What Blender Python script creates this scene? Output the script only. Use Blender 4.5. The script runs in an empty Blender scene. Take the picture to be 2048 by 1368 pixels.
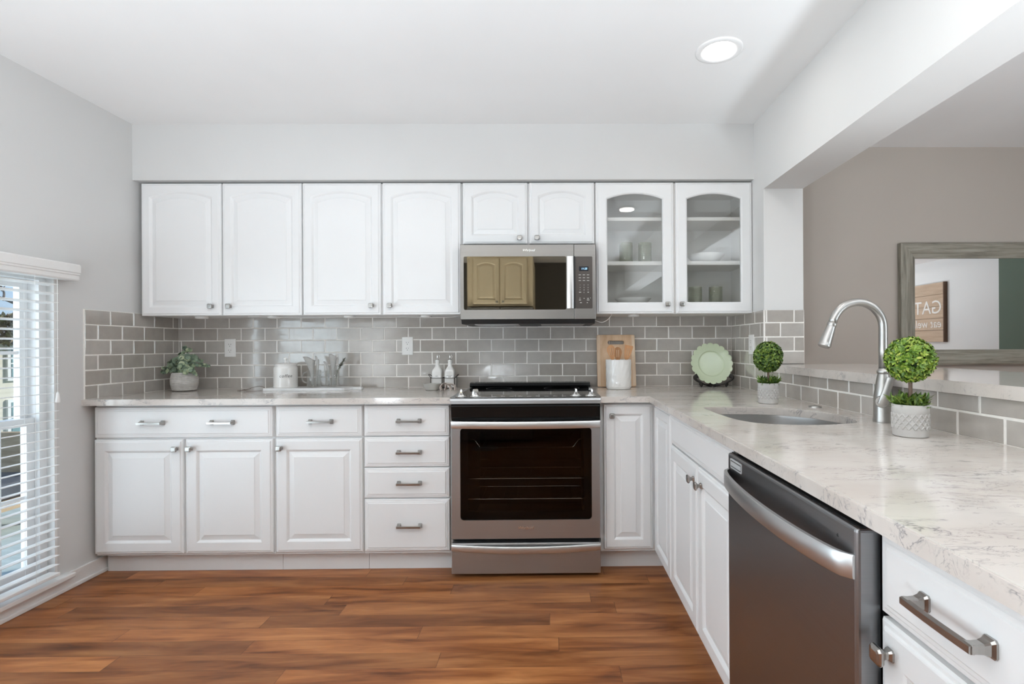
import bpy, bmesh, math, random
from mathutils import Vector, Matrix
random.seed(7)
sc = bpy.context.scene
COL = sc.collection
PI = math.pi

# ------------------------------------------------------------------ camera
cam_d = bpy.data.cameras.new('camera'); cam = bpy.data.objects.new('camera', cam_d); COL.objects.link(cam)
FPX, PPX, PPY = 1013.71, 1109.91, 691.38
YAW, PIT, ROLL = 0.009977, 0.0, -0.0050876
cam_d.sensor_width = 36.0; cam_d.lens = FPX / 2048 * 36.0
cam_d.shift_x = -(PPX - 1024) / 2048; cam_d.shift_y = (PPY - 684) / 2048
cam_d.clip_start = 0.02; cam_d.clip_end = 200
_r = Vector((math.cos(YAW), -math.sin(YAW), 0)); _f = Vector((math.sin(YAW), math.cos(YAW), 0)); _u = Vector((0, 0, 1))
r3 = _r * math.cos(ROLL) + _u * math.sin(ROLL); u3 = -_r * math.sin(ROLL) + _u * math.cos(ROLL)
m = Matrix.Identity(4)
for i in range(3):
    m[i][0] = r3[i]; m[i][1] = u3[i]; m[i][2] = -_f[i]
m.translation = Vector((0, -3.2468, 1.1774))
cam.matrix_world = m
sc.camera = cam

# ------------------------------------------------------------------ light and exposure
sc.view_settings.view_transform = 'Standard'; sc.view_settings.look = 'None'
sc.view_settings.gamma = 1.0; sc.view_settings.use_curve_mapping = False
sc.view_settings.exposure = 0.02
w = bpy.data.worlds.new('world'); sc.world = w; w.use_nodes = True
nt = w.node_tree; bg = nt.nodes['Background']
tc = nt.nodes.new('ShaderNodeTexCoord'); sx = nt.nodes.new('ShaderNodeSeparateXYZ'); sky = nt.nodes.new('ShaderNodeValToRGB')
for i, (p, c) in enumerate(((0.0, (0.62, 0.76, 0.92)), (0.12, (0.46, 0.66, 0.92)), (0.7, (0.22, 0.42, 0.80)))):
    e = sky.color_ramp.elements[i] if i < 2 else sky.color_ramp.elements.new(p)
    e.position = p; e.color = (*c, 1)
nt.links.new(tc.outputs['Generated'], sx.inputs[0]); nt.links.new(sx.outputs[2], sky.inputs[0])
nt.links.new(sky.outputs[0], bg.inputs[0]); bg.inputs[1].default_value = 0.95
sun_d = bpy.data.lights.new('sun', 'SUN'); sun_d.energy = 4.2; sun_d.angle = math.radians(2); sun_d.color = (1.0, 0.96, 0.90)
sun = bpy.data.objects.new('sun', sun_d); COL.objects.link(sun)
sun.rotation_euler = Vector((-0.60, -0.62, -0.50)).to_track_quat('-Z', 'Y').to_euler(); sun.location = (6, 6, 6)

def area(name, loc, direction, sx, sy, watts, color=(1, 1, 1)):
    d = bpy.data.lights.new(name, 'AREA'); d.shape = 'RECTANGLE'; d.size = sx; d.size_y = sy
    d.energy = watts; d.color = color
    o = bpy.data.objects.new(name, d); COL.objects.link(o); o.location = loc
    o.rotation_euler = Vector(direction).to_track_quat('-Z', 'Y').to_euler()
    return o
# daylight entering by the kitchen window, fill light through the added dining window
area('daylight_kitchen_window', (-2.62, -1.95, 0.85), (1, 0.12, 0.10), 1.9, 1.35, 50, (0.82, 0.92, 1.0))
area('added_dining_light', (4.40, -4.18, 1.12), (-1, 0.45, 0.35), 1.6, 1.3, 42, (0.84, 0.93, 1.0))

cy = sc.cycles
cy.max_bounces = 10; cy.diffuse_bounces = 6; cy.glossy_bounces = 5; cy.transmission_bounces = 8; cy.transparent_max_bounces = 16
cy.use_denoising = True; cy.caustics_reflective = False; cy.caustics_refractive = False
cy.sample_clamp_indirect = 6.0

# ------------------------------------------------------------------ geometry measures (metres)
XL, XR = -2.364, 1.1763          # inner faces of the window wall and of the stub wall
CEIL = 2.4458
CT = 0.9165                      # worktop height
CTH = 0.031
YB = -0.6315                     # front of the base doors
YU = -0.3327                     # front of the upper doors
XP = 0.530                       # front of the peninsula doors
ZU0, ZU1 = 1.3595, 2.1170

# ------------------------------------------------------------------ materials
def mk(name):
    mt = bpy.data.materials.new(name); mt.use_nodes = True
    n = mt.node_tree.nodes; return mt, n, mt.node_tree.links, n['Principled BSDF']
def texco(n, l, scale=(1, 1, 1), kind='Object'):
    c = n.new('ShaderNodeTexCoord'); mp = n.new('ShaderNodeMapping'); mp.inputs['Scale'].default_value = scale
    l.new(c.outputs[kind], mp.inputs[0]); return mp.outputs[0]
def noise(n, l, vec, scale, detail=3, rough=0.5, dist=0.0):
    t = n.new('ShaderNodeTexNoise'); t.inputs['Scale'].default_value = scale; t.inputs['Detail'].default_value = detail
    t.inputs['Roughness'].default_value = rough; t.inputs['Distortion'].default_value = dist
    l.new(vec, t.inputs['Vector']); return t.outputs['Fac']
def ramp(n, l, fac, stops):
    r = n.new('ShaderNodeValToRGB'); e = r.color_ramp.elements
    while len(e) < len(stops): e.new(0.5)
    for i, (p, c) in enumerate(stops):
        e[i].position = p; e[i].color = (c[0], c[1], c[2], 1) if len(c) == 3 else c
    l.new(fac, r.inputs[0]); return r.outputs[0]
def math_(n, l, op, a, b=None):
    x = n.new('ShaderNodeMath'); x.operation = op
    for i, v in enumerate((a, b)):
        if v is None: continue
        if isinstance(v, (int, float)): x.inputs[i].default_value = v
        else: l.new(v, x.inputs[i])
    return x.outputs[0]
def mixc(n, l, fac, a, b):
    x = n.new('ShaderNodeMix'); x.data_type = 'RGBA'
    for s, v in ((0, fac), (6, a), (7, b)):
        if isinstance(v, (int, float)): x.inputs[s].default_value = v
        elif isinstance(v, tuple): x.inputs[s].default_value = (*v, 1)
        else: l.new(v, x.inputs[s])
    return x.outputs[2]
def bump(n, l, height, strength, dist, bs):
    b = n.new('ShaderNodeBump'); b.inputs['Strength'].default_value = strength; b.inputs['Distance'].default_value = dist
    l.new(height, b.inputs['Height']); l.new(b.outputs[0], bs.inputs['Normal'])

def plain(name, col, rough=0.5, metal=0.0, var=0.04, scale=12, bmp=0.0, bscale=60, spec=0.5, aniso=None, coat=0.0):
    mt, n, l, b = mk(name)
    v = texco(n, l, aniso or (1, 1, 1))
    f = noise(n, l, v, scale, 3)
    lo = tuple(c * (1 - var) for c in col); hi = tuple(min(1, c * (1 + var)) for c in col)
    l.new(ramp(n, l, f, [(0.3, lo), (0.7, hi)]), b.inputs['Base Color'])
    b.inputs['Roughness'].default_value = rough; b.inputs['Metallic'].default_value = metal
    b.inputs['Specular IOR Level'].default_value = spec
    b.inputs['Coat Weight'].default_value = coat; b.inputs['Coat Roughness'].default_value = 0.05
    if bmp:
        bump(n, l, noise(n, l, v, bscale, 2), bmp, 0.002, b)
    return mt

def steel(name, col, rough, streak=(1, 1, 300), amt=0.10):
    mt, n, l, b = mk(name)
    v = texco(n, l, streak)
    f = noise(n, l, v, 3.0, 4)
    l.new(ramp(n, l, f, [(0.25, tuple(c * (1 - amt) for c in col)), (0.75, tuple(min(1, c * (1 + amt)) for c in col))]), b.inputs['Base Color'])
    l.new(math_(n, l, 'ADD', math_(n, l, 'MULTIPLY', f, 0.10), rough - 0.05), b.inputs['Roughness'])
    b.inputs['Metallic'].default_value = 1.0
    return mt

def emis(name, col, strength):
    mt, n, l, b = mk(name)
    b.inputs['Base Color'].default_value = (*col, 1); b.inputs['Emission Color'].default_value = (*col, 1)
    b.inputs['Emission Strength'].default_value = strength
    return mt

def glassy(name, tint=(1, 1, 1), refl=0.06, rough=0.02, diffuse=None, dw=0.0, gcol=(1, 1, 1)):
    mt = bpy.data.materials.new(name); mt.use_nodes = True; n = mt.node_tree.nodes; l = mt.node_tree.links
    n.remove(n['Principled BSDF']); out = n['Material Output']
    t = n.new('ShaderNodeBsdfTransparent'); t.inputs[0].default_value = (*tint, 1)
    g = n.new('ShaderNodeBsdfGlossy'); g.inputs['Roughness'].default_value = rough; g.inputs[0].default_value = (*gcol, 1)
    lw = n.new('ShaderNodeLayerWeight'); lw.inputs[0].default_value = 0.5
    p = math_(n, l, 'POWER', lw.outputs['Facing'], 4.0)
    fac = math_(n, l, 'ADD', math_(n, l, 'MULTIPLY', p, 0.85), refl)
    base = t.outputs[0]
    if diffuse:
        d = n.new('ShaderNodeBsdfDiffuse'); d.inputs[0].default_value = (*diffuse, 1)
        mx = n.new('ShaderNodeMixShader'); mx.inputs[0].default_value = dw
        l.new(base, mx.inputs[1]); l.new(d.outputs[0], mx.inputs[2]); base = mx.outputs[0]
    mx = n.new('ShaderNodeMixShader'); l.new(fac, mx.inputs[0]); l.new(base, mx.inputs[1]); l.new(g.outputs[0], mx.inputs[2])
    l.new(mx.outputs[0], out.inputs[0]); return mt

def island(name, stops, rough=0.5, spec=0.5, bmp=None, trans=0.0, coat=0.0, mottle=0.0):
    """colour chosen per separate piece of the mesh (tile, leaf)"""
    mt, n, l, b = mk(name)
    g = n.new('ShaderNodeNewGeometry')
    c = ramp(n, l, g.outputs['Random Per Island'], stops)
    v = texco(n, l)
    if mottle:
        f = noise(n, l, v, 14, 4, 0.6)
        k = ramp(n, l, f, [(0.3, (1 - mottle,) * 3), (0.7, (1 + mottle,) * 3)])
        x = n.new('ShaderNodeMix'); x.data_type = 'RGBA'; x.blend_type = 'MULTIPLY'; x.inputs[0].default_value = 1
        l.new(c, x.inputs[6]); l.new(k, x.inputs[7]); c = x.outputs[2]
    l.new(c, b.inputs['Base Color']); b.inputs['Roughness'].default_value = rough
    b.inputs['Specular IOR Level'].default_value = spec
    b.inputs['Coat Weight'].default_value = coat; b.inputs['Coat Roughness'].default_value = 0.03
    if bmp: bump(n, l, noise(n, l, v, bmp[0], 2, 0.5), bmp[1], bmp[2], b)
    return mt

def wood_floor():
    mt, n, l, b = mk('laminate_floor')
    c = n.new('ShaderNodeTexCoord'); s = n.new('ShaderNodeSeparateXYZ'); l.new(c.outputs['Object'], s.inputs[0])
    X, Y = s.outputs[0], s.outputs[1]
    RW = 0.0925
    yr = math_(n, l, 'DIVIDE', Y, RW); row = math_(n, l, 'FLOOR', yr); fy = math_(n, l, 'SUBTRACT', yr, row)
    wn = n.new('ShaderNodeTexWhiteNoise'); wn.noise_dimensions = '1D'; l.new(row, wn.inputs['W'])
    xo = math_(n, l, 'ADD', math_(n, l, 'DIVIDE', X, 1.22), math_(n, l, 'MULTIPLY', wn.outputs[0], 7.3))
    colm = math_(n, l, 'FLOOR', xo); fx = math_(n, l, 'SUBTRACT', xo, colm)
    w2 = n.new('ShaderNodeTexWhiteNoise'); w2.noise_dimensions = '2D'
    cb = n.new('ShaderNodeCombineXYZ'); l.new(row, cb.inputs[0]); l.new(colm, cb.inputs[1]); l.new(cb.outputs[0], w2.inputs['Vector'])
    rnd = w2.outputs[0]
    # grain runs along x, shifted for every board
    cv = n.new('ShaderNodeCombineXYZ')
    l.new(math_(n, l, 'ADD', math_(n, l, 'MULTIPLY', X, 2.2), math_(n, l, 'MULTIPLY', rnd, 31.0)), cv.inputs[0])
    l.new(math_(n, l, 'MULTIPLY', Y, 16.0), cv.inputs[1]); l.new(math_(n, l, 'MULTIPLY', rnd, 17.0), cv.inputs[2])
    g1 = noise(n, l, cv.outputs[0], 1.0, 4, 0.55, 0.6)
    cv2 = n.new('ShaderNodeCombineXYZ')
    l.new(math_(n, l, 'ADD', math_(n, l, 'MULTIPLY', X, 9.0), math_(n, l, 'MULTIPLY', rnd, 53.0)), cv2.inputs[0])
    l.new(math_(n, l, 'MULTIPLY', Y, 160.0), cv2.inputs[1])
    g2 = noise(n, l, cv2.outputs[0], 1.0, 3, 0.6)
    base = ramp(n, l, g1, [(0.28, (0.105, 0.034, 0.012)), (0.44, (0.255, 0.092, 0.031)), (0.60, (0.370, 0.150, 0.053)), (0.80, (0.49, 0.230, 0.092))])
    tone = ramp(n, l, rnd, [(0.0, (0.72, 0.70, 0.70)), (0.5, (1.0, 1.0, 1.0)), (1.0, (1.22, 1.18, 1.14))])
    x = n.new('ShaderNodeMix'); x.data_type = 'RGBA'; x.blend_type = 'MULTIPLY'; x.inputs[0].default_value = 1
    l.new(base, x.inputs[6]); l.new(tone, x.inputs[7])
    y = n.new('ShaderNodeMix'); y.data_type = 'RGBA'; y.blend_type = 'MULTIPLY'; y.inputs[0].default_value = 1
    l.new(x.outputs[2], y.inputs[6]); l.new(ramp(n, l, g2, [(0.3, (0.84, 0.83, 0.82)), (0.7, (1.08, 1.08, 1.08))]), y.inputs[7])
    seam = math_(n, l, 'MAXIMUM', math_(n, l, 'LESS_THAN', fy, 0.018), math_(n, l, 'LESS_THAN', fx, 0.0022))
    l.new(mixc(n, l, math_(n, l, 'MULTIPLY', seam, 0.55), y.outputs[2], (0.05, 0.02, 0.012)), b.inputs['Base Color'])
    l.new(math_(n, l, 'ADD', math_(n, l, 'MULTIPLY', g2, 0.12), 0.30), b.inputs['Roughness'])
    b.inputs['Specular IOR Level'].default_value = 0.26
    bump(n, l, math_(n, l, 'SUBTRACT', math_(n, l, 'MULTIPLY', g2, 0.25), seam), 0.25, 0.0012, b)
    return mt

def quartz():
    mt, n, l, b = mk('quartz_veined')
    v = texco(n, l, (1.0, 2.6, 2.0))
    w1 = noise(n, l, v, 4.2, 5, 0.60, 1.5); r1 = math_(n, l, 'ABSOLUTE', math_(n, l, 'SUBTRACT', w1, 0.5))
    line1 = ramp(n, l, r1, [(0.0, (1, 1, 1)), (0.014, (0.25, 0.25, 0.25)), (0.035, (0, 0, 0))])
    mask = ramp(n, l, noise(n, l, v, 7.0, 3, 0.6, 0.4), [(0.50, (0, 0, 0)), (0.62, (1, 1, 1))])
    v2 = texco(n, l, (1.0, 3.4, 2.4))
    w2 = noise(n, l, v2, 13.0, 4, 0.6, 1.1); r2 = math_(n, l, 'ABSOLUTE', math_(n, l, 'SUBTRACT', w2, 0.47))
    line2 = ramp(n, l, r2, [(0.0, (0.8, 0.8, 0.8)), (0.012, (0.2, 0.2, 0.2)), (0.03, (0, 0, 0))])
    mask2 = ramp(n, l, noise(n, l, v2, 5.0, 3, 0.6), [(0.44, (0, 0, 0)), (0.58, (1, 1, 1))])
    f = math_(n, l, 'MAXIMUM', math_(n, l, 'MULTIPLY', line1, mask), math_(n, l, 'MULTIPLY', line2, mask2))
    cloud = ramp(n, l, noise(n, l, v, 3.0, 4), [(0.35, (0.560, 0.506, 0.462)), (0.65, (0.630, 0.586, 0.546))])
    l.new(mixc(n, l, math_(n, l, 'MULTIPLY', f, 0.80), cloud, (0.20, 0.19, 0.20)), b.inputs['Base Color'])
    b.inputs['Roughness'].default_value = 0.10; b.inputs['Specular IOR Level'].default_value = 0.5
    return mt

def striped_wood(name, stops, vec, rough=0.5):
    mt, n, l, b = mk(name)
    v = texco(n, l, vec); f = noise(n, l, v, 1.0, 4, 0.6, 0.5)
    l.new(ramp(n, l, f, stops), b.inputs['Base Color']); b.inputs['Roughness'].default_value = rough
    bump(n, l, f, 0.25, 0.002, b)
    return mt

M = {}
M['wall'] = plain('wall_paint_pale_grey', (0.665, 0.66, 0.65), 0.85, var=0.012, scale=3, bmp=0.06, bscale=220, spec=0.2)
M['beam'] = plain('beam_paint_white', (0.70, 0.693, 0.68), 0.85, var=0.01, scale=3, bmp=0.05, bscale=220, spec=0.2)
M['greige'] = plain('wall_paint_greige', (0.455, 0.408, 0.362), 0.85, var=0.012, scale=3, bmp=0.06, bscale=220, spec=0.2)
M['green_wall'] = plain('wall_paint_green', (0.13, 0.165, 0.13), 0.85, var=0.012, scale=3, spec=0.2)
M['rear_wall'] = plain('rear_wall_dimmed_taupe', (0.125, 0.118, 0.108), 0.85, var=0.012, scale=3, spec=0.2)  # dimness of the room behind put into the wall colour, for the microwave reflection
M['ceiling'] = plain('ceiling_paint', (0.84, 0.84, 0.835), 0.9, var=0.01, scale=3, bmp=0.05, bscale=200, spec=0.1)
M['cab'] = plain('cabinet_thermofoil_white', (0.79, 0.79, 0.788), 0.38, var=0.008, scale=5, spec=0.45)
M['cab_in'] = plain('cabinet_interior_white', (0.74, 0.725, 0.70), 0.5, var=0.01, scale=5, spec=0.3)
M['trim'] = plain('trim_white', (0.80, 0.79, 0.775), 0.45, var=0.01, scale=6)
M['vinyl'] = plain('window_vinyl_white', (0.86, 0.86, 0.86), 0.4, var=0.01, scale=6)
M['slat'] = plain('blind_slat_white', (0.86, 0.86, 0.85), 0.45, var=0.01, scale=6)
M['steel'] = steel('stainless_brushed', (0.305, 0.290, 0.276), 0.32, (1, 1, 260), 0.06)
M['steel_range'] = steel('stainless_range', (0.455, 0.46, 0.465), 0.40, (1, 1, 260), 0.05)
M['steel_hi'] = steel('stainless_handle', (0.70, 0.695, 0.685), 0.36, (1, 1, 200), 0.02)
M['steel_dark'] = steel('stainless_dishwasher', (0.30, 0.30, 0.308), 0.33, (1, 1, 260), 0.05)
M['steel_dw_hi'] = steel('stainless_dishwasher_handle', (0.60, 0.60, 0.60), 0.36, (1, 1, 200), 0.02)
M['nickel'] = plain('satin_nickel', (0.42, 0.405, 0.385), 0.28, 1.0, var=0.05, scale=30)
M['faucet'] = plain('brushed_nickel_faucet', (0.47, 0.457, 0.437), 0.34, 1.0, var=0.03, scale=30)
M['sink_steel'] = plain('sink_satin_steel', (0.50, 0.495, 0.49), 0.32, 1.0, var=0.02, scale=8)
M['chrome'] = plain('chrome_knob', (0.78, 0.78, 0.77), 0.14, 1.0, var=0.02, scale=30)
M['black_glass'] = plain('black_ceran_glass', (0.006, 0.006, 0.007), 0.05, var=0.1, spec=0.6)
M['black'] = plain('black_enamel', (0.005, 0.005, 0.005), 0.25, var=0.1, spec=0.25)
M['black_matt'] = plain('black_plastic', (0.015, 0.015, 0.015), 0.5, var=0.1)
M['dark_void'] = plain('oven_cavity_enamel', (0.016, 0.013, 0.012), 0.4, var=0.2)
M['iron'] = plain('dark_iron', (0.016, 0.013, 0.011), 0.4, 0.3, var=0.15)
M['mw_panel'] = plain('control_panel_brown_grey', (0.095, 0.082, 0.074), 0.3, 0.5, var=0.03)
M['oven_window'] = glassy('oven_window_glass', (0.52, 0.50, 0.48), 0.018, 0.015)
M['mw_window'] = glassy('microwave_window_glass', (0.20, 0.175, 0.15), 0.17, 0.02, gcol=(1.0, 0.90, 0.72))
M['mw_cavity'] = plain('microwave_cavity', (0.10, 0.095, 0.085), 0.5, var=0.05)
M['glass'] = glassy('clear_glass', (0.965, 0.97, 0.965), 0.07, 0.01)
M['pane'] = glassy('window_pane_glass', (0.96, 0.98, 0.98), 0.03, 0.01)
M['glass_green'] = glassy('grey_green_tumbler_glass', (0.80, 0.82, 0.74), 0.05, 0.05, (0.40, 0.42, 0.32), 0.34)
M['mirror'] = plain('mirror_silver', (0.86, 0.86, 0.86), 0.01, 1.0, var=0.0)
M['tile'] = island('glazed_subway_tile_grey', [(0.0, (0.385, 0.350, 0.315)), (0.5, (0.43, 0.397, 0.362)), (1.0, (0.475, 0.445, 0.410))], 0.12, 0.75, (9, 0.38, 0.004), coat=0.6, mottle=0.07)
M['grout'] = plain('grout_pale', (0.84, 0.81, 0.77), 0.9, var=0.04, scale=60)
M['floor'] = wood_floor()
M['quartz'] = quartz()
M['outlet'] = plain('outlet_white_plastic', (0.80, 0.79, 0.77), 0.35, var=0.01)
M['slot'] = plain('outlet_slot_dark', (0.05, 0.05, 0.05), 0.6)
M['ceramic'] = plain('white_ceramic_glaze', (0.78, 0.765, 0.74), 0.10, var=0.01, scale=6, coat=0.3)
M['ceramic_matt'] = plain('white_ceramic_matt', (0.76, 0.75, 0.73), 0.35, var=0.01, scale=6)
M['stoneware'] = plain('grey_stoneware', (0.44, 0.43, 0.40), 0.45, var=0.05, scale=30)
M['pot_grey'] = plain('grey_cement_pot', (0.50, 0.485, 0.465), 0.85, var=0.05, scale=40, bmp=0.15, bscale=300, spec=0.2)
M['pot_white'] = plain('ribbed_whitewashed_pot', (0.56, 0.535, 0.51), 0.9, var=0.12, scale=50, bmp=0.2, bscale=250, spec=0.15)
M['soil'] = plain('dark_soil', (0.03, 0.022, 0.016), 0.95, var=0.3, scale=80)
M['stem'] = plain('brown_stem', (0.17, 0.115, 0.085), 0.8, var=0.2, scale=80)
M['twig_green'] = plain('green_stem', (0.10, 0.12, 0.06), 0.7, var=0.2, scale=80)
M['box_leaf'] = island('boxwood_leaf', [(0.0, (0.045, 0.105, 0.010)), (0.45, (0.125, 0.235, 0.022)), (0.8, (0.27, 0.38, 0.045)), (1.0, (0.42, 0.47, 0.09))], 0.38)
M['box_leaf_deep'] = island('boxwood_leaf_deep', [(0.0, (0.025, 0.065, 0.010)), (0.5, (0.075, 0.150, 0.016)), (1.0, (0.23, 0.31, 0.045))], 0.38)
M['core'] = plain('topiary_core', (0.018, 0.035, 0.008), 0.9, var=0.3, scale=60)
M['moss_leaf'] = island('base_sprig_leaf', [(0.0, (0.03, 0.075, 0.010)), (0.6, (0.085, 0.165, 0.018)), (1.0, (0.18, 0.25, 0.035))], 0.45)
M['euc_leaf'] = island('eucalyptus_leaf', [(0.0, (0.11, 0.16, 0.12)), (0.4, (0.20, 0.27, 0.19)), (0.75, (0.32, 0.40, 0.245)), (1.0, (0.56, 0.60, 0.40))], 0.6)
M['sprig'] = island('grey_dried_sprig', [(0.0, (0.14, 0.14, 0.12)), (1.0, (0.36, 0.36, 0.31))], 0.8)
M['linen'] = plain('pale_linen', (0.72, 0.71, 0.69), 0.9, var=0.06, scale=60, bmp=0.2, bscale=500, spec=0.1)
M['linen_pink'] = plain('blush_linen', (0.60, 0.53, 0.48), 0.9, var=0.06, scale=60, bmp=0.2, bscale=500, spec=0.1)
M['brown_cord'] = plain('brown_cord', (0.10, 0.065, 0.05), 0.8, var=0.15)
M['marble'] = plain('white_marble_board', (0.74, 0.74, 0.74), 0.25, var=0.06, scale=9)
M['white_cord'] = plain('white_cord', (0.74, 0.72, 0.70), 0.5)
M['bamboo'] = striped_wood('bamboo_board', [(0.25, (0.50, 0.30, 0.17)), (0.5, (0.62, 0.41, 0.25)), (0.75, (0.70, 0.50, 0.33))], (30, 30, 2.5), 0.45)
M['bamboo_edge'] = striped_wood('bamboo_board_edge', [(0.3, (0.62, 0.44, 0.29)), (0.7, (0.74, 0.58, 0.42))], (30, 30, 3), 0.45)
M['spoon_wood'] = striped_wood('beech_utensil', [(0.3, (0.42, 0.19, 0.075)), (0.7, (0.58, 0.31, 0.145))], (40, 40, 4), 0.5)
M['jade'] = plain('jade_milk_glass', (0.58, 0.665, 0.47), 0.12, var=0.03, scale=8, coat=0.4)
M['barn'] = striped_wood('weathered_grey_frame_x', [(0.25, (0.13, 0.118, 0.092)), (0.5, (0.27, 0.25, 0.205)), (0.78, (0.40, 0.38, 0.32))], (4, 40, 60), 0.75)
M['barn_v'] = striped_wood('weathered_grey_frame_z', [(0.25, (0.13, 0.118, 0.092)), (0.5, (0.27, 0.25, 0.205)), (0.78, (0.40, 0.38, 0.32))], (60, 40, 4), 0.75)
M['sign_wood'] = striped_wood('sign_planks', [(0.3, (0.40, 0.285, 0.195)), (0.7, (0.52, 0.385, 0.275))], (20, 3, 40), 0.7)
M['sign_dark'] = plain('sign_edge_dark', (0.15, 0.09, 0.06), 0.8)
M['sign_paint'] = plain('sign_white_paint', (0.72, 0.69, 0.65), 0.8)
M['lens'] = emis('recessed_lens', (1.0, 0.97, 0.92), 6.0)
M['puck'] = plain('puck_light_white', (0.80, 0.79, 0.76), 0.4)
M['lcd'] = emis('display_blue_digits', (0.42, 0.72, 1.0), 1.6)
M['lcd_bg'] = plain('display_dark', (0.008, 0.010, 0.016), 0.2)
M['print'] = plain('panel_print_pale', (0.62, 0.60, 0.57), 0.5)
M['badge_silver'] = plain('badge_silver', (0.52, 0.52, 0.52), 0.45, 0.2)
M['print_dim'] = plain('burner_print_grey', (0.12, 0.12, 0.12), 0.4)
M['print_dark'] = plain('print_dark', (0.09, 0.085, 0.08), 0.5)
M['cream'] = plain('cream_cabinet', (0.66, 0.56, 0.40), 0.45, var=0.02)
M['fridge'] = steel('fridge_steel', (0.42, 0.41, 0.40), 0.32)
M['ext_siding'] = striped_wood('exterior_siding_cream', [(0.3, (0.66, 0.62, 0.52)), (0.7, (0.74, 0.70, 0.60))], (0.5, 0.5, 18), 0.8)
M['ext_trim'] = plain('exterior_trim_white', (0.80, 0.80, 0.78), 0.6)
M['ext_glass'] = plain('exterior_window_teal', (0.20, 0.32, 0.33), 0.15, var=0.3, scale=2)
M['ext_roof'] = plain('exterior_shingles', (0.16, 0.14, 0.13), 0.9, var=0.2, scale=20)
M['ext_deck'] = striped_wood('exterior_deck_boards', [(0.3, (0.40, 0.46, 0.43)), (0.7, (0.52, 0.58, 0.55))], (1, 14, 1), 0.8)
M['ext_wood'] = striped_wood('exterior_planter_wood', [(0.3, (0.40, 0.27, 0.15)), (0.7, (0.58, 0.42, 0.26))], (4, 4, 30), 0.8)
M['bark'] = plain('bare_tree_bark', (0.16, 0.125, 0.10), 0.9, var=0.3, scale=20)
M['shrub'] = island('russet_shrub_leaf', [(0.0, (0.18, 0.12, 0.07)), (0.5, (0.30, 0.21, 0.12)), (1.0, (0.24, 0.24, 0.10))], 0.8)
M['grass'] = plain('exterior_lawn', (0.17, 0.22, 0.08), 0.95, var=0.3, scale=6)
M['ext_dark'] = plain('exterior_dark_cushion', (0.06, 0.065, 0.075), 0.8, var=0.2)

# ------------------------------------------------------------------ mesh helpers
WLOC = {}
def base_of(o): return WLOC.get(o.name, Vector((0, 0, 0))) if o else Vector((0, 0, 0))

def obj(name, bm, mat, parent=None, smooth=False, label=None, recalc=True):
    if recalc: bmesh.ops.recalc_face_normals(bm, faces=bm.faces[:])
    off = base_of(parent)
    if off.length: bmesh.ops.translate(bm, vec=-off, verts=bm.verts[:])
    me = bpy.data.meshes.new(name)
    if smooth:
        for f in bm.faces: f.smooth = True
    bm.to_mesh(me); bm.free()
    me.materials.append(M[mat] if isinstance(mat, str) else mat)
    o = bpy.data.objects.new(name, me); COL.objects.link(o)
    if smooth == 'auto':
        try: me.set_sharp_from_angle(angle=math.radians(35))
        except Exception: pass
    if parent: o.parent = parent
    WLOC[o.name] = off
    if label: o['label'] = label
    return o

def tag(o, label, cat, group=None, kind=None):
    o['label'] = label; o['category'] = cat
    if group: o['group'] = group
    if kind: o['kind'] = kind
    return o

def thing(name, label, cat, loc, group=None):
    o = bpy.data.objects.new(name, None); COL.objects.link(o); o.empty_display_size = 0.05
    o.location = loc; WLOC[o.name] = Vector(loc)
    return tag(o, label, cat, group)

def struct(name, bm, mat, parent=None, smooth=False):
    o = obj(name, bm, mat, parent, smooth)
    if not parent: o['kind'] = 'structure'
    return o

def solo(name, label, cat, bm, mat, loc, group=None, smooth=False):
    """a thing that is one mesh, its origin at its base"""
    bmesh.ops.translate(bm, vec=-Vector(loc), verts=bm.verts[:])
    o = obj(name, bm, mat, None, smooth); o.location = loc; WLOC[o.name] = Vector(loc)
    return tag(o, label, cat, group)

def dup(root, loc, label, group=None):
    r = root.copy(); COL.objects.link(r); r.location = loc; r['label'] = label
    if group: r['group'] = group
    def kids(a, b):
        for ch in list(a.children):
            c = ch.copy(); COL.objects.link(c); c.parent = b; kids(ch, c)
    kids(root, r); WLOC[r.name] = Vector(loc)
    return r

def box(bm, x0, x1, y0, y1, z0, z1, bev=0.0, seg=2):
    r = bmesh.ops.create_cube(bm, size=1.0); vs = r['verts']
    x0, x1 = sorted((x0, x1)); y0, y1 = sorted((y0, y1)); z0, z1 = sorted((z0, z1))
    for v in vs:
        v.co = Vector((x0 if v.co.x < 0 else x1, y0 if v.co.y < 0 else y1, z0 if v.co.z < 0 else z1))
    if bev:
        es = list({e for v in vs for e in v.link_edges})
        bmesh.ops.bevel(bm, geom=es, offset=bev, segments=seg, affect='EDGES', profile=0.5)
    return bm
def B(*a, **k):
    bm = bmesh.new(); box(bm, *a, **k); return bm

class Fr:
    """local frame: u to the viewer's right, v up, n towards the viewer"""
    def __init__(s, o, u, n): s.o = Vector(o); s.u = Vector(u); s.n = Vector(n); s.v = Vector((0, 0, 1))
    def __call__(s, a, b, c): return s.o + s.u * a + s.v * b + s.n * c
FRONT = lambda x, y, z: Fr((x, y, z), (1, 0, 0), (0, -1, 0))
SIDE = lambda x, y, z: Fr((x, y, z), (0, -1, 0), (-1, 0, 0))

def loft(bm, rings, cap0=True, cap1=True, closed=True):
    vr = [[bm.verts.new(p) for p in r] for r in rings]
    k = len(vr[0])
    for a, b in zip(vr[:-1], vr[1:]):
        for i in range(k if closed else k - 1):
            j = (i + 1) % k
            try: bm.faces.new((a[i], a[j], b[j], b[i]))
            except ValueError: pass
    if cap0: bm.faces.new(vr[0][::-1])
    if cap1: bm.faces.new(vr[-1])
    return bm

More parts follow.
